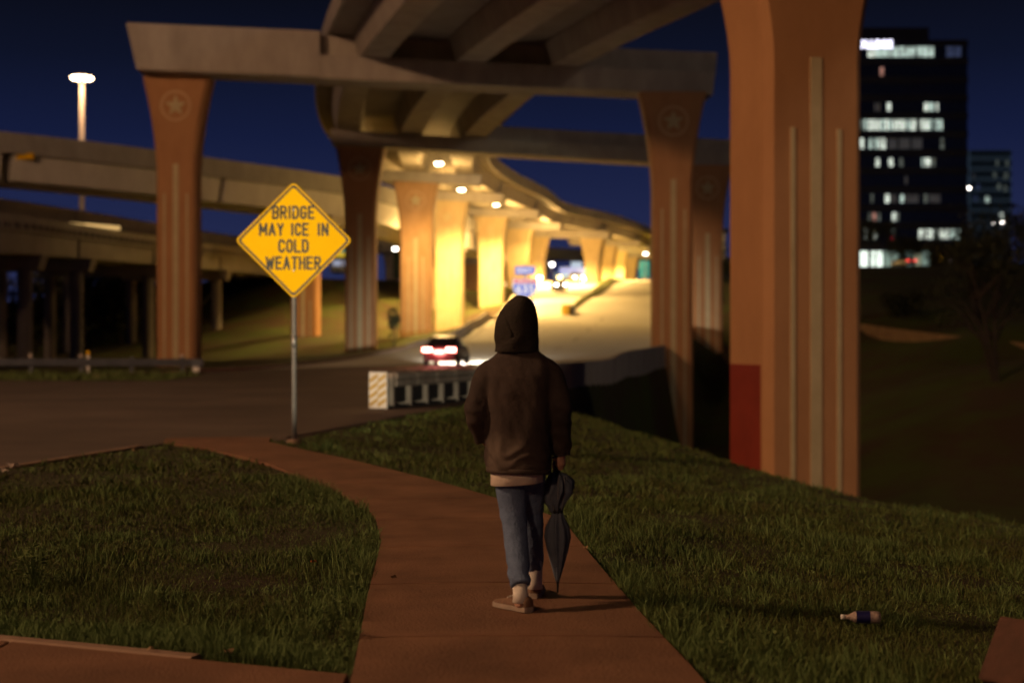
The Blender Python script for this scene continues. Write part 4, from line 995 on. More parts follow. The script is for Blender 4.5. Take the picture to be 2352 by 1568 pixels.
for v, L in rowsW.items():
    hh = 24 if v in (119, 287, 330, 537) else 19
    for a, b, k in L:
        w = MB().box(((wx(a) + wx(b)) / 2, YT - .02, wz(v)), (wx(b) - wx(a) - .08, .3, hh * sT)).build('window', M['win'][k], TW, ot)
sg = lettering('lit_letters', [('COLLEGE', 98 * sT, 19 * sT, (wx(2000), YT - .5, wz(103)), X, Z, (0, 0, 0), .05)], emit('sign_glow', (.82, .80, 1.0), 3.2), TW, ot)
MB().box((wx(2000), YT - .3, wz(113)), (100 * sT, .15, .2)).build('sign_rail', M['steel'], TW, ot)

YG = 430.0; sG = YG / F
GB = thing('glass_building', ((2272 - 1176) * sG, YG, 14), 'bluish glass office block beyond the tower at the right edge', 'building'); oG = GB.location
gx = lambda u: (u - 1176) * sG; gz = lambda v: HC - (v - 784) * sG
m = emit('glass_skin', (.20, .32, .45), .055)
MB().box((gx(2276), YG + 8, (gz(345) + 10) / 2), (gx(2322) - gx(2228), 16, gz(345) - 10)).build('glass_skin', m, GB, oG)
for v in range(352, 520, 24): MB().box((gx(2276), YG - .1, gz(v)), (gx(2322) - gx(2228) + .1, .4, .9)).build('floor_band', M['tower_slab'], GB, oG)
mb = MB()
for u in range(2232, 2322, 6): mb.box((gx(u), YG - .2, (gz(345) + 12) / 2), (.22, .5, gz(345) - 12))
mb.build('mullions', M['tower_slab'], GB, oG)
for u, v, k in ((2290, 375, 2), (2313, 376, 2), (2284, 402, 2), (2310, 404, 2), (2294, 429, 2), (2308, 433, 2), (2268, 458, 0), (2236, 404, 5), (2246, 430, 4), (2240, 456, 4), (2300, 496, 1)):
    MB().box((gx(u), YG - .15, gz(v)), (8 * sG, .4, 13 * sG)).build('window', M['win'][k], GB, oG)

# lit shop front under the tower, other small lit buildings
def shop(name, u0, u1, v0, v1, Y, label, panes, wallm, roof_h=.8, cat_='building'):
    s = Y / F; x = lambda u: (u - 1176) * s; z = lambda v: HC - (v - 784) * s
    t = thing(name, ((x(u0) + x(u1)) / 2, Y, z(v1)), label, cat_); og = t.location
    MB().box(((x(u0) + x(u1)) / 2, Y + 4, (z(v0) + z(v1)) / 2 - .5), (x(u1) - x(u0) + .6, 7.6, z(v0) - z(v1) + 1)).build('wall', wallm, t, og)
    MB().box(((x(u0) + x(u1)) / 2, Y + 3.6, z(v0) + roof_h / 2), (x(u1) - x(u0) + 1.4, 8.6, roof_h)).build('roof', M['tower_slab'], t, og)
    for a, b, m in panes:
        f = MB().box(((x(a) + x(b)) / 2, Y + .12, (z(v0) + z(v1)) / 2), (x(b) - x(a) - .1, .3, z(v0) - z(v1) - .3)).build('window', m, t, og)
    return t
w0, w1, w2 = emit('shop_white', (.86, 1, .88), 1.5), emit('shop_teal', (.5, .72, .62), .35), emit('shop_warm', (.7, .75, .5), .3)
shop('shop_front', 1940, 2138, 575, 614, 250, 'low shop with a bright white glass front below the office tower', [(1942, 1960, w0), (1962, 1974, w0), (1976, 1994, w0), (2001, 2028, w0), (2031, 2048, w1), (2051, 2074, w1), (2078, 2096, w1), (2099, 2116, w2), (2118, 2136, w1)], M['tower_slab'])
shop('amber_shop', 1640, 1664, 535, 618, 262, 'narrow amber lit shop between the right columns', [(1642, 1650, emit('amb', (1, .62, .16), .5)), (1652, 1662, emit('amb2', (1, .7, .3), .25))], M['concrete'])
shop('corner_store', 762, 812, 596, 612, 255, 'small bluish lit store behind the warning sign', [(764, 786, emit('st1', (.55, .6, .8), .5)), (788, 810, emit('st2', (.5, .55, .75), .4))], M['concrete_pale'])
t = thing('store_banner', P(785, 585, 252), 'yellow and teal banner above the small bluish store', 'banner')
MB().box((0, 0, 0), (52 * 252 / F, .2, 10 * 252 / F)).build('yellow_band', emit('ban1', (1, .68, .04), .55), t); MB().box((0, 0, 14 * 252 / F), (52 * 252 / F, .2, 17 * 252 / F)).build('teal_band', emit('ban2', (.05, .42, .36), .35), t)
MB().box((0, .2, -1.0), (.2, .2, 3.0)).build('post', M['steel'], t)
# gas station canopy
YC = 268.0; sC = YC / F; GS = thing('fuel_station', P(1318, 660, YC), 'fuel station with a pale blue lit canopy between the far columns', 'fuel station'); oC = GS.location
cx = lambda u: (u - 1176) * sC; cz_ = lambda v: HC - (v - 784) * sC
MB().box((cx(1322), YC + 3, cz_(622)), (70 * sC, 6, 16 * sC)).build('canopy', emit('canopy_edge', (.45, .52, .95), .75), GS, oC)
MB().box((cx(1322), YC + 3, cz_(631)), (68 * sC, 5.8, .12)).build('soffit', emit('canopy_soffit', (.6, .85, .8), 1.1), GS, oC)
for u in (1296, 1350): MB().box((cx(u), YC + 3, cz_(645)), (.5, .5, 28 * sC)).build('pillar', M['white'], GS, oC)
MB().box((cx(1318), YC + 12, cz_(640)), (80 * sC, 6, 38 * sC)).build('kiosk', emit('kiosk_glow', (.35, .5, .55), .3), GS, oC)
MB().box((cx(1330), YC + 11, cz_(602)), (26 * sC, 1, 16 * sC)).build('price_board', emit('board_blue', (.45, .65, .9), .6), GS, oC)
t = thing('teal_sign', P(1480, 618, 262), 'small teal lit sign board beside the white lamp by the right star column', 'sign')
MB().box((0, 0, 0), (22 * 262 / F, .3, 38 * 262 / F)).build('board', emit('teal', (.03, .40, .36), .5), t); MB().box((0, .2, -2.6), (.3, .3, 4.5)).build('post', M['steel'], t)
t = thing('direction_sign', P(914, 608, 222), 'dark green road sign left of the orange columns', 'sign')
MB().box((0, 0, 0), (22 * 222 / F, .1, 66 * 222 / F)).build('panel', mat('green_panel', (.01, .05, .02), None, 1, .5), t); MB().box((0, .15, -4), (.2, .2, 6)).build('post', M['steel'], t)

# amber beacons beside the shop
for i, (u, v, lb) in enumerate(((2158, 585, 'upper amber beacon right of the lit shop'), (2168, 593, 'brightest amber beacon right of the lit shop'), (2154, 600, 'lower amber beacon right of the lit shop'), (2183, 600, 'pale pinkish beacon furthest right of the amber beacons'), (2050, 545, 'small red beacon above the lit shop'))):
    p = P(u, v, 222); z0 = tz(p.x, 222); t = thing('beacon', (p.x, 222, z0), lb, 'beacon light', 'beacons by the shop')
    MB().tube([(0, 0, 0), (0, 0, p.z - z0)], .05, 6).build('post', M['steel'], t)
    MB().ell((0, 0, p.z - z0), (.18, .18, .2), 10, 6).build('lens', emit('beacon', ((1, .5, .03), (1, .5, .03), (1, .5, .03), (1, .75, .7), (1, .05, .08))[i], (5, 9, 4, 4, 4)[i]), t)

# retaining wall on the far bank
mb = MB(); rings = []
for k in range(24):
    t = k / 23; x = 25 + 7.2 * t; y = 112 - 24.5 * t
    zt = HC - ((733 + 57 * t) - 784) / F * y; zb = zt - 1.3 - .3 * math.sin(t * 5)
    rings.append([(x, y - .2, zb - .6), (x, y + .2, zb - .6), (x + .1, y + .25, zt), (x, y - .15, zt)])
o = mb.loft(rings).build('retaining_wall', mat('wall_stone', (.42, .27, .13), (.26, .16, .08), 1.2, .9, .5, 5)); tag(o, 'long low stone retaining wall on the dark bank at right', 'wall')

# ------------------------------------------------------------------ trees
def tree(x, y, h, cw, ch, label, seed, nleaf=2600, stems=1, leaf=.16):
    rg = random.Random(seed); z = tz(x, y); t = thing('tree', (x, y, z), label, 'tree', 'trees on the right bank'); mb = MB(); tips = []
    for s_ in range(stems):
        lean = Vector((rg.uniform(-.28, .28), rg.uniform(-.2, .2), 1)) if stems > 1 else Vector((rg.uniform(-.06, .06), 0, 1))
        pts = [Vector((s_ * .12, 0, -.3))]
        for k in range(1, 7): pts.append(pts[0] + lean * (h * .75 * k / 6) + Vector((rg.uniform(-.1, .1), rg.uniform(-.1, .1), 0)) * k * .3)
        mb.tube(pts, [h * .022 * (1 - k * .12) / (stems ** .4) for k in range(7)], 8)
        for k in range(7):
            b = pts[2 + k % 4]; a = rg.uniform(0, 6.28); e = b + Vector((math.cos(a) * cw * .42, math.sin(a) * cw * .42, h * rg.uniform(.15, .35)))
            mb.tube([b, b.lerp(e, .5) + Vector((0, 0, .15)), e], [h * .009, h * .006, h * .002], 6); tips.append(e)
        tips.append(pts[-1])
    mb.build('trunk', M['bark'], t)
    c = Vector((0, 0, h - ch / 2)); cl = []
    for k in range(26):
        a, b = rg.uniform(0, 6.28), rg.uniform(-1, 1); r = rg.uniform(.45, 1)
        cl.append(c + Vector((math.cos(a) * math.sqrt(1 - b * b) * cw / 2 * r, math.sin(a) * math.sqrt(1 - b * b) * cw / 2 * r, b * ch / 2 * r)))
    cl += tips
    mb = MB()
    for k in range(nleaf):
        p = rg.choice(cl) + Vector((rg.gauss(0, 1), rg.gauss(0, 1), rg.gauss(0, .8))) * cw * .085
        d = Vector((rg.gauss(0, 1), rg.gauss(0, 1), rg.gauss(0, 1))).normalized() * leaf * rg.uniform(.6, 1.4); q = d.orthogonal().normalized() * d.length * .5
        mb.add([p - d, p + q, p + d, p - q], [(0, 1, 2, 3)])
    mb.build('crown', M['leaf'], t, recalc=False)
    return t
def tree_at(u, v_top, v_base, Y, cwpx, chpx, label, seed, **k):
    s = Y / F; x = (u - 1176) * s; h = HC - (v_top - 784) * s - tz(x, Y); return tree(x, Y, h, cwpx * s, chpx * s, label, seed, **k)
tree_at(2285, 470, 800, 75, 230, 190, 'bare stemmed dark tree leaning at the right edge, nearest of the bank trees', 1, stems=3, nleaf=4200, leaf=.12)
tree_at(2010, 505, 615, 215, 95, 60, 'rounded tree in front of the lit shop, just right of the nearest column', 2)
tree_at(2080, 545, 615, 212, 80, 46, 'low wide tree in front of the right half of the lit shop', 3)
tree_at(2230, 520, 640, 180, 120, 90, 'broad dark tree below the glass building', 4)
tree_at(2335, 500, 640, 170, 140, 110, 'dark tree cut by the right picture edge behind the leaning tree', 5)
tree_at(2165, 555, 640, 190, 80, 60, 'small dark tree right of the amber beacons', 6)
tree_at(1660, 560, 690, 150, 60, 90, 'slender tree glimpsed between the right columns', 7, nleaf=1200)
tree_at(2075, 660, 790, 108, 90, 60, 'low scrubby tree on the bank above the retaining wall', 8, nleaf=1500)
#tree_at(2290, 840, 900, 44, 230, 150, 'dark bush in the ravine at the right edge', 9, nleaf=2600, leaf=.10)
tree_at(905, 700, 790, 104, 30, 60, 'thin sapling on the grass slope between the columns', 10, nleaf=260)

for i, (x, y, h, cw, lb) in enumerate(((-78, 188, 13, 13, 'outermost dark tree behind the low bridge at the left edge'), (-68, 176, 12, 12, 'second dark tree from the left behind the low bridge'), (-58, 184, 13, 12, 'tall dark tree behind the first bridge columns'), (-49, 172, 11, 12, 'dark tree between the low bridge columns'), (-44, 160, 9, 10, 'low dark tree closest behind the low bridge'), (-66, 158, 10, 12, 'dark bushy tree low behind the guardrail'), (-54, 152, 8, 11, 'wide dark bush deep under the ramp bridge'))):
    o = tree(x, y, h, cw, h * .85, lb, 40 + i, nleaf=2600, leaf=.34); o['group'] = 'dark trees behind the low bridge'
# ------------------------------------------------------------------ litter near the camera
u, v = 1980, 1398; Y = 8.05; x = (u - 1176) / F * Y; zb = tz(x, Y) + .075
t = thing('plastic_bottle', (x, Y, zb), 'pale plastic bottle with a blue label lying in the right lawn', 'bottle', rz=R(-4))
pr = [(-.105, .010), (-.10, .013), (-.078, .013), (-.07, .016), (-.045, .030), (-.03, .033), (.03, .033), (.08, .034), (.10, .030), (.104, .012)]
def lathe_x(p, n=18): return [[(a, r * math.cos(2 * math.pi * k / n), r * math.sin(2 * math.pi * k / n)) for k in range(n)] for a, r in p]
MB().loft(lathe_x(pr)).build('bottle_body', mat('cloudy_plastic', (.44, .34, .30), (.22, .17, .15), 40, .35, .6, 60), t, smooth=True)
MB().loft(lathe_x([(-.035, .0345), (.042, .0350)]), caps=False).build('bottle_label', mat('blue_label', (.015, .015, .09), None, 14, .4), t, smooth=True)
MB().loft(lathe_x([(-.118, .014), (-.098, .0145)])).build('bottle_cap', M['white'], t, smooth=True)
p = P(2340, 1478, 6.7); zg = tz(p.x, p.y) + .02
t = thing('concrete_chunk', (p.x, p.y, zg), 'tilted reddish concrete chunk in the grass at the bottom right corner', 'rubble')
Mx = Matrix.Rotation(R(34), 3, 'Y') @ Matrix.Rotation(R(25), 3, 'Z') @ Matrix.Rotation(R(-18), 3, 'X')
o = MB().box((.03, 0, .15), (.24, .26, .33), M=Mx).build('block', mat('red_concrete', (.095, .042, .028), (.06, .03, .02), 6, .9, .5, 30), t, bevel=.018)
MB().tube([(.0, -.1, .22), (.05, -.12, .30), (.04, -.06, .34)], .014, 8).build('rebar_stub', M['bark'], t)
# ------------------------------------------------------------------ person
M['jacket'] = mat('jacket_cloth', (.060, .042, .035), (.034, .025, .022), 4, .85, .15, 45, spec=.2)
def stain():
    m = M['jacket']; n = m.node_tree; b = n.nodes['Principled BSDF']; src = b.inputs['Base Color'].links[0].from_socket
    t = n.nodes.new('ShaderNodeTexCoord'); vm = n.nodes.new('ShaderNodeVectorMath'); vm.operation = 'DISTANCE'; vm.inputs[1].default_value = (-.09, -.14, .87)
    nz = n.nodes.new('ShaderNodeTexNoise'); nz.inputs['Scale'].default_value = 9; nz.inputs['Detail'].default_value = 6
    n.links.new(t.outputs['Object'], nz.inputs['Vector']); n.links.new(t.outputs['Object'], vm.inputs[0])
    ad = n.nodes.new('ShaderNodeMath'); ad.operation = 'MULTIPLY_ADD'; ad.inputs[1].default_value = .28; n.links.new(nz.outputs[0], ad.inputs[0]); n.links.new(vm.outputs['Value'], ad.inputs[2])
    mr = n.nodes.new('ShaderNodeMapRange'); mr.inputs['From Min'].default_value = .30; mr.inputs['From Max'].default_value = .14; mr.inputs['To Max'].default_value = .75; n.links.new(ad.outputs[0], mr.inputs[0])
    mx = n.nodes.new('ShaderNodeMixRGB'); n.links.new(mr.outputs[0], mx.inputs[0]); n.links.new(src, mx.inputs[1]); mx.inputs[2].default_value = (.15, .115, .09, 1); n.links.new(mx.outputs[0], b.inputs['Base Color'])
stain()
M['hood'] = mat('hood_cloth', (.036, .029, .023), (.026, .021, .017), 9, .9, .35, 70, spec=.15)
M['jeans'] = mat('denim', (.150, .205, .33), (.085, .118, .195), 6, .85, .4, 90, spec=.15)
M['shirt'] = mat('shirt_cloth', (.70, .60, .50), (.62, .52, .44), 9, .85, .2, 60)
M['skin'] = mat('skin', (.42, .24, .17), (.38, .21, .15), 12, .55)
M['sock'] = mat('sock_cloth', (.68, .64, .58), (.58, .54, .49), 20, .9)
M['shoe'] = mat('shoe_suede', (.21, .12, .075), (.12, .07, .045), 18, .8, .3, 60)
M['sole'] = mat('shoe_sole', (.36, .29, .23), (.25, .2, .16), 12, .8)
M['umb'] = mat('umbrella_cloth', (.105, .125, .165), (.060, .075, .105), 9, .6, .2, 40)

px0, py0 = .038, 7.99
LF, RF = Vector((.004, -.19, 0)), Vector((.098, .27, 0))       # feet relative to the root
def limb(mb, pts, rad, n=14, sub=6, flat=1.0):
    P_, R_ = [], []
    for k in range(sub * (len(pts) - 1) + 1):
        t = k / sub; P_.append(Vector(cat([tuple(p) for p in pts], t))); R_.append(float(cat([(r,) for r in rad], t)[0]))
    mb.tube(P_, R_, n, flat)
# anatomy
hipL, hipR = Vector((-.075, .0, .90)), Vector((.085, .0, .90))
kneeL, kneeR = Vector((-.028, .0, .50)), Vector((.088, .165, .50))
ankL, ankR = LF + Vector((.005, 0, .10)), RF + Vector((0, -.02, .10))
shL, shR = Vector((-.175, .0, 1.385)), Vector((.185, .0, 1.385))
elL, elR = Vector((-.246, -.05, 1.10)), Vector((.250, -.035, 1.12))
wrL, wrR = Vector((-.205, .06, .955)), Vector((.240, .05, .885))
hc = Vector((-.005, .035, 1.635))
mb = MB()
mb.loft([[Vector((a * math.cos(k * .3927), y + b * math.sin(k * .3927), z)) for k in range(16)] for z, y, a, b in ((.84, 0, .145, .095), (.95, 0, .15, .10), (1.08, 0, .135, .09), (1.22, -.005, .15, .10), (1.34, -.005, .155, .095), (1.41, 0, .11, .075), (1.45, 0, .06, .055))])
limb(mb, [(0, 0, 1.40), (0, .02, 1.50), (0, .03, 1.58)], [.062, .056, .058], 12)
mb.ell(hc, (.076, .096, .118), 20, 14)
mb.ell(hc + Vector((0, .03, -.06)), (.058, .068, .06), 16, 10)                  # jaw
mb.tube([hc + Vector((0, .088, .01)), hc + Vector((0, .112, -.025)), hc + Vector((0, .092, -.036))], [.008, .015, .011], 8)      # nose
for s_ in (-1, 1):
    mb.ell(hc + Vector((s_ * .076, -.005, -.01)), (.012, .022, .032), 10, 8)   # ears
mb.tube([hc + Vector((-.024, .088, -.064)), hc + Vector((0, .094, -.064)), hc + Vector((.024, .088, -.064))], .007, 8)      # lips
mb.tube([hc + Vector((-.05, .078, .028)), hc + Vector((0, .09, .026)), hc + Vector((.05, .078, .028))], .010, 8)            # brow
limb(mb, [shL + Vector((.08, 0, -.02)), shL + Vector((.01, 0, -.035)), elL, wrL], [.04, .046, .04, .029], 12)
limb(mb, [shR + Vector((-.08, 0, -.02)), shR + Vector((-.01, 0, -.035)), elR, wrR], [.04, .046, .04, .029], 12)
mb.tube([hipL, hipL.lerp(kneeL, .5), kneeL, kneeL.lerp(ankL, .5), ankL], [.08, .066, .052, .046, .036], 14); mb.tube([hipR, hipR.lerp(kneeR, .5), kneeR, kneeR.lerp(ankR, .5), ankR], [.08, .066, .052, .046, .036], 14)
for a_, f_ in ((ankL, LF), (ankR, RF)): mb.ell(f_ + Vector((0, .05, .045)), (.035, .10, .035), 12, 8)
# right hand closed round the umbrella handle (vertical, at hand centre + small offset)
gx_, gy_, gz_ = .226, .082, .80
axis_c = Vector((gx_, gy_, gz_))
limb(mb, [wrR, wrR.lerp(axis_c + Vector((.012, -.028, .03)), .6), axis_c + Vector((.018, -.026, .0))], [.029, .033, .030], 12)
mb.ell(axis_c + Vector((.016, -.024, .012)), (.026, .022, .044), 12, 8)
for k, (dz, rr, end) in enumerate(((.040, .0090, 3.6), (.019, .0092, 4.0), (-.002, .0088, 3.9), (-.022, .0078, 3.5))):
    pts = []
    for j in range(7):
        a = -.6 + end * j / 6; R0 = .0245 + .001 * k
        pts.append(axis_c + Vector((math.cos(a) * R0, math.sin(a) * R0, dz - .002 * j)))
    mb.tube(pts, [rr] * 5 + [rr * .92, rr * .75], 10)
mb.tube([axis_c + Vector((.02, -.03, .03)), axis_c + Vector((-.010, -.030, .048)), axis_c + Vector((-.026, -.008, .046)), axis_c + Vector((-.022, .016, .040))], [.012, .011, .0095, .007], 10)
# left hand, resting in the pocket: palm and five fingers
hl_ = wrL + Vector((.07, .015, -.045))
limb(mb, [wrL, wrL.lerp(hl_, .55), hl_], [.029, .033, .032], 12)
for k in range(4):
    b = hl_ + Vector((.012 - .016 * k * .5, .012 - .004 * k, -.012 - .006 * k)) + Vector((-.012 * k * .3, 0, 0))
    mb.tube([b, b + Vector((.018, .022, -.03)), b + Vector((.034, .03, -.055))], [.009, .0085, .007], 8)
mb.tube([hl_ + Vector((.0, .02, .02)), hl_ + Vector((.03, .045, .01)), hl_ + Vector((.05, .055, -.005))], [.011, .010, .008], 8)
PE = mb.build('person', M['skin']); remesh(PE, .0065, 3, .4)
PE.location = (px0, py0, .045); PE.scale = (.976, .976, .976)
tag(PE, 'hooded person in dark jacket and jeans walking away on the path, folded umbrella in hand', 'person')
# eyes
for s_ in (-1, 1):
    MB().ell(hc + Vector((s_ * .030, .082, .004)), (.011, .009, .008), 10, 8).build('eye', M['white'], PE, smooth=True)
MB().ell(hc + Vector((0, -.006, .022)), (.082, .098, .108), 18, 12).build('hair', M['bark'], PE, smooth=True)

def fold(o, amp, fn, seed=0):
    me = o.data; n = len(me.vertices); co = np.empty(n * 3); me.vertices.foreach_get('co', co); co = co.reshape(-1, 3)
    no = np.array([v.normal[:] for v in me.vertices])
    d = np.array([fn(Vector(c)) for c in co]) * amp
    me.vertices.foreach_set('co', (co + no * d[:, None]).ravel()); me.update()

def ring(cx, cy, z, hw, hd, n=28, p=2.4, tilt=0):
    out_ = []
    for k in range(n):
        a = 2 * math.pi * k / n; c_, s_ = math.cos(a), math.sin(a)
        x = math.copysign(abs(c_) ** (2 / p), c_) * hw; y = math.copysign(abs(s_) ** (2 / p), s_) * hd
        out_.append(Vector((cx + x, cy + y, z + tilt * x)))
    return out_
mb = MB()
rj = [(.0, -.004, .775, .180, .150, -.03), (.0, -.004, .80, .188, .156, -.03), (.0, -.006, .88, .190, .156, 0), (-.002, -.008, .98, .186, .150, 0), (-.004, -.01, 1.10, .188, .146, 0), (-.002, -.012, 1.22, .196, .146, 0),
      (0, -.012, 1.32, .202, .138, 0), (0, -.01, 1.375, .198, .120, 0), (-.002, .0, 1.42, .168, .102, 0), (-.004, .008, 1.455, .126, .094, 0), (-.006, .014, 1.48, .100, .092, 0), (-.008, .02, 1.50, .088, .088, 0)]
mb.loft([ring(a, b, c_, d_, e_, tilt=t_) for a, b, c_, d_, e_, t_ in rj])
limb(mb, [shL + Vector((.085, -.005, -.005)), shL + Vector((.012, -.006, -.055)), shL.lerp(elL, .55) + Vector((.004, 0, 0)), elL + Vector((.008, 0, 0)), wrL + Vector((-.0, -.01, .0))], [.060, .082, .076, .068, .058], 16)
limb(mb, [shR + Vector((-.085, -.005, -.005)), shR + Vector((-.012, -.006, -.055)), shR.lerp(elR, .55) - Vector((.004, 0, 0)), elR - Vector((.004, 0, 0)), wrR + Vector((0, .002, .005))], [.060, .082, .076, .069, .060], 16)
JK = mb.build('jacket', M['jacket'], PE); remesh(JK, .011, 3, .5)
def jfold(c):
    v = mnoise.noise(Vector((c.x * 9, c.y * 9, c.z * 3.2))) * 1.0 + mnoise.noise(Vector((c.x * 22 + c.z * 9, c.y * 20, c.z * 10))) * .5
    # diagonal drag folds from the arm pits, crumple towards the hem
    v += .8 * math.sin(26 * (c.x * .9 + c.z * .35) + 4 * mnoise.noise(c * 5)) * max(0, 1 - abs(c.z - 1.18) / .24)
    v += .9 * math.sin(60 * c.z + 9 * mnoise.noise(c * 7)) * max(0, 1 - abs(c.z - .88) / .11) * (1 if c.x < .05 else .5)
    r = math.hypot(c.x - .25, 0)
    if c.z < 1.18 and abs(c.x) > .2: v += .4 * math.sin(62 * c.z + 20 * c.x + 5 * mnoise.noise(c * 6))
    return v
fold(JK, .0085, jfold)
# hood: shell open to the front
hr = [(-.010, .012, 1.455, .125, .112), (-.012, .014, 1.49, .116, .115), (-.012, .018, 1.535, .120, .128), (-.012, .026, 1.585, .119, .134), (-.010, .03, 1.635, .113, .132), (-.004, .03, 1.685, .099, .122), (.004, .028, 1.725, .078, .10), (.014, .022, 1.757, .050, .066), (.020, .018, 1.774, .018, .026)]
rings = [ring(a, b, c_, d_, e_, 30, 2.1) for a, b, c_, d_, e_ in hr]
mb = MB(); n = 30; vs = [p for r in rings for p in r]; fs = []
for i in range(len(rings) - 1):
    for j in range(n):
        k = (j + 1) % n; an = 2 * math.pi * (j + .5) / n
        if math.sin(an) > .62 and 2 <= i <= 6: continue
        fs.append((i * n + j, i * n + k, (i + 1) * n + k, (i + 1) * n + j))
fs.append(tuple((len(rings) - 1) * n + j for j in range(n)))
HD = mb.add(vs, fs).build('hood', M['hood'], JK, smooth=True)
ms = HD.modifiers.new('s', 'SOLIDIFY'); ms.thickness = .010; ms.offset = 1
mq = HD.modifiers.new('q', 'SUBSURF'); mq.levels = 2; mq.render_levels = 2
dg = bpy.context.evaluated_depsgraph_get(); me2 = bpy.data.meshes.new_from_object(HD.evaluated_get(dg)); HD.modifiers.clear(); HD.data = me2
me2.polygons.foreach_set('use_smooth', [True] * len(me2.polygons))
fold(HD, .006, lambda c: mnoise.noise(Vector((c.x * 14, c.y * 14, c.z * 9))) + .9 * math.sin(42 * (c.z * .8 - c.x)) * max(0, 1 - abs(c.z - 1.52) / .07) - 2.2 * math.exp(-((c.x + .085 - (1.66 - c.z) * .42) / .010) ** 2) * (1 if 1.54 < c.z < 1.69 and c.y < .03 else 0))
# hem, cuffs as pieces of the jacket
def torus_band(cx, cy, z, hw, hd, r, tilt=0): return [ring(cx, cy, z + dz, hw + dr_, hd + dr_, tilt=tilt) for dz, dr_ in ((-.016, -.004), (-.014, .004), (.014, .006), (.016, -.004))]
MB().loft(torus_band(.0, -.004, .782, .184, .154, 0, -.03)).build('hem_band', M['jacket'], JK, smooth=True)
MB().tube([wrR + Vector((0, 0, .02)), wrR + Vector((0, .004, -.02))], [.060, .057], 16).build('cuff', M['jacket'], JK)
# shirt tail
MB().loft([ring(-.012, -.004, z, hw, hd, 28, 2.2, tilt=t_) for z, hw, hd, t_ in ((.702, .146, .130, .07), (.704, .151, .134, .07), (.80, .148, .132, .04), (.84, .140, .126, 0))]).build('shirt_tail', M['shirt'], PE, smooth=True)
# jeans
mb = MB()
limb(mb, [Vector((-.062, -.0, .86)), hipL.lerp(kneeL, .5) + Vector((.004, 0, 0)), kneeL, kneeL.lerp(ankL, .5), ankL + Vector((.0, .0, .045))], [.096, .090, .076, .067, .060], 18)
limb(mb, [Vector((.060, .0, .86)), hipR.lerp(kneeR, .5) - Vector((.018, 0, 0)), kneeR - Vector((.016, 0, 0)), kneeR.lerp(ankR, .5) - Vector((.012, 0, 0)), ankR + Vector((-.008, .0, .075))], [.094, .090, .075, .066, .061], 18)
mb.loft([ring(-.002, 0, z, hw, hd, 24, 2.2) for z, hw, hd in ((.74, .12, .09), (.78, .145, .118), (.88, .150, .122), (.93, .145, .118))])
JN = mb.build('jeans', M['jeans'], PE); remesh(JN, .0105, 3, .5)
fold(JN, .0042, lambda c: mnoise.noise(Vector((c.x * 10, c.y * 10, c.z * 4))) + .5 * mnoise.noise(c * 30) + 1.3 * math.sin(72 * c.z + 10 * c.x + 6 * mnoise.noise(c * 6)) * max(0, 1 - abs(c.z - .21) / .12) + .8 * math.sin(55 * c.z + 16 * c.x) * max(0, 1 - abs(c.z - .5) / .08))
for a_, d_ in ((ankL, 0), (ankR, .01)):
    MB().tube([a_ + Vector((0, 0, -.045)), a_, a_.lerp(kneeR if d_ else kneeL, .36 if d_ else .14)], [.047, .043, .049 if d_ else .045], 14).build('sock', M['sock'], PE, smooth=True)
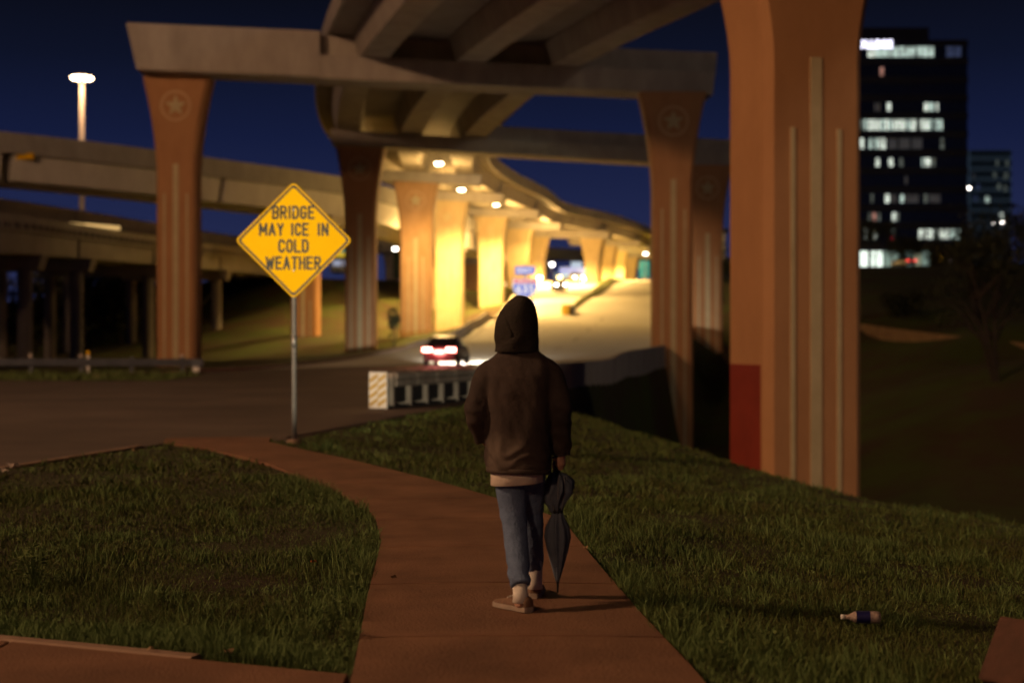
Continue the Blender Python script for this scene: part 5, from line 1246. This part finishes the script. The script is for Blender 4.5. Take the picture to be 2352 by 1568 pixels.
def shoe(f, yaw, pitch, z):
    Mx = Matrix.Translation(f + Vector((0, 0, z))) @ Matrix.Rotation(yaw, 4, 'Z') @ Matrix.Rotation(pitch, 4, 'X')
    sec = [(-.085, .020, .030, .062), (-.078, .034, .024, .088), (-.045, .040, .022, .098), (.0, .041, .022, .094), (.05, .043, .022, .078), (.10, .049, .022, .062), (.15, .048, .022, .054), (.185, .036, .024, .046), (.20, .016, .028, .036)]
    rings = []
    for y, hw, z0, z1 in sec:
        rings.append([Mx @ Vector((hw * c_, y, z0 + (z1 - z0) * h)) for c_, h in ((-.95, 0), (-1, .3), (-.86, .66), (-.5, .93), (0, 1), (.5, .93), (.86, .66), (1, .3), (.95, 0), (0, -.02))])
    s_ = MB().loft(rings).build('shoe', M['shoe'], PE, smooth=True)
    rings = []
    for y, hw, z0, z1 in sec: rings.append([Mx @ Vector((hw * 1.06 * c_, y * 1.02, h)) for c_, h in ((-1, .006), (-1.02, .022), (-.98, .032), (.98, .032), (1.02, .022), (1, .006), (.6, 0), (-.6, 0))])
    MB().loft(rings).build('sole', M['sole'], s_, smooth=False)
    rings = [[Mx @ Vector((c_ * .030, -.06 + .035 + s2 * .038, h)) for c_, s2 in [(math.cos(k * .5236), math.sin(k * .5236)) for k in range(12)]] for h in (.088, .104)]
    MB().loft(rings, caps=False).build('collar', M['shoe'], s_, smooth=True)
    for k in range(3):
        MB().tube([Mx @ Vector((-.026, .03 + k * .022, .086 - k * .008)), Mx @ Vector((0, .032 + k * .022, .093 - k * .009)), Mx @ Vector((.026, .03 + k * .022, .086 - k * .008))], .0035, 6).build('lace', M['sock'], s_)
shoe(LF + Vector((.0, .03, 0)), R(42), R(0), 0)
shoe(RF + Vector((.0, .03, 0)), R(-6), R(0), 0)

# ------------------------------------------------------------------ umbrella
UM = thing('umbrella', (px0 + gx_ * .976, py0 + gy_ * .976, .045), 'folded dark blue umbrella hanging from the right hand of the person', 'umbrella')
UM.scale = (.976, .976, .976)
n = 32
def um_ring(z, r, k8, ph=0):
    return [Vector((r * (1 + k8 * math.cos(8 * a + ph)) * math.cos(a) * 1.05, r * (1 + k8 * math.cos(8 * a + ph)) * math.sin(a) * .8, z)) for a in [2 * math.pi * k / n for k in range(n)]]
prf = [(.118, .008, 0), (.15, .016, .14), (.22, .031, .26), (.31, .047, .32), (.385, .057, .34), (.44, .052, .32), (.50, .034, .2), (.535, .023, .12)]
MB().loft([um_ring(z, r, k, z * 4) for z, r, k in prf]).build('canopy', M['umb'], UM, smooth=True)
prf = [(.535, .023, .12), (.56, .034, .25), (.60, .050, .38), (.655, .062, .45), (.70, .058, .48), (.735, .040, .4), (.75, .014, .2)]
MB().loft([[p + Vector((.012 * math.sin(z * 30), 0, .02 * math.sin(5 * math.atan2(p.y, p.x)))) for p in um_ring(z, r, k, z * 7)] for z, r, k in prf]).build('loose_cloth', M['umb'], UM, smooth=True)
MB().loft([um_ring(z, .029, .05) for z in (.52, .55)]).build('strap', M['signblack'], UM, smooth=True)
MB().tube([(0, 0, .09), (0, 0, .78)], .006, 8).build('shaft', M['steel'], UM)
MB().tube([(0, 0, .06), (0, 0, .125)], [.004, .009], 8).build('ferrule', M['signblack'], UM)
MB().tube([(0, 0, .74), (0, 0, .86)], .0165, 12).build('handle', M['black'], UM, smooth=True)
for k in range(8):
    a = 2 * math.pi * k / 8
    MB().tube([(.03 * math.cos(a), .024 * math.sin(a), .54), (.06 * math.cos(a), .05 * math.sin(a), .66), (.05 * math.cos(a), .04 * math.sin(a), .74)], .0022, 5).build('rib', M['steel'], UM)
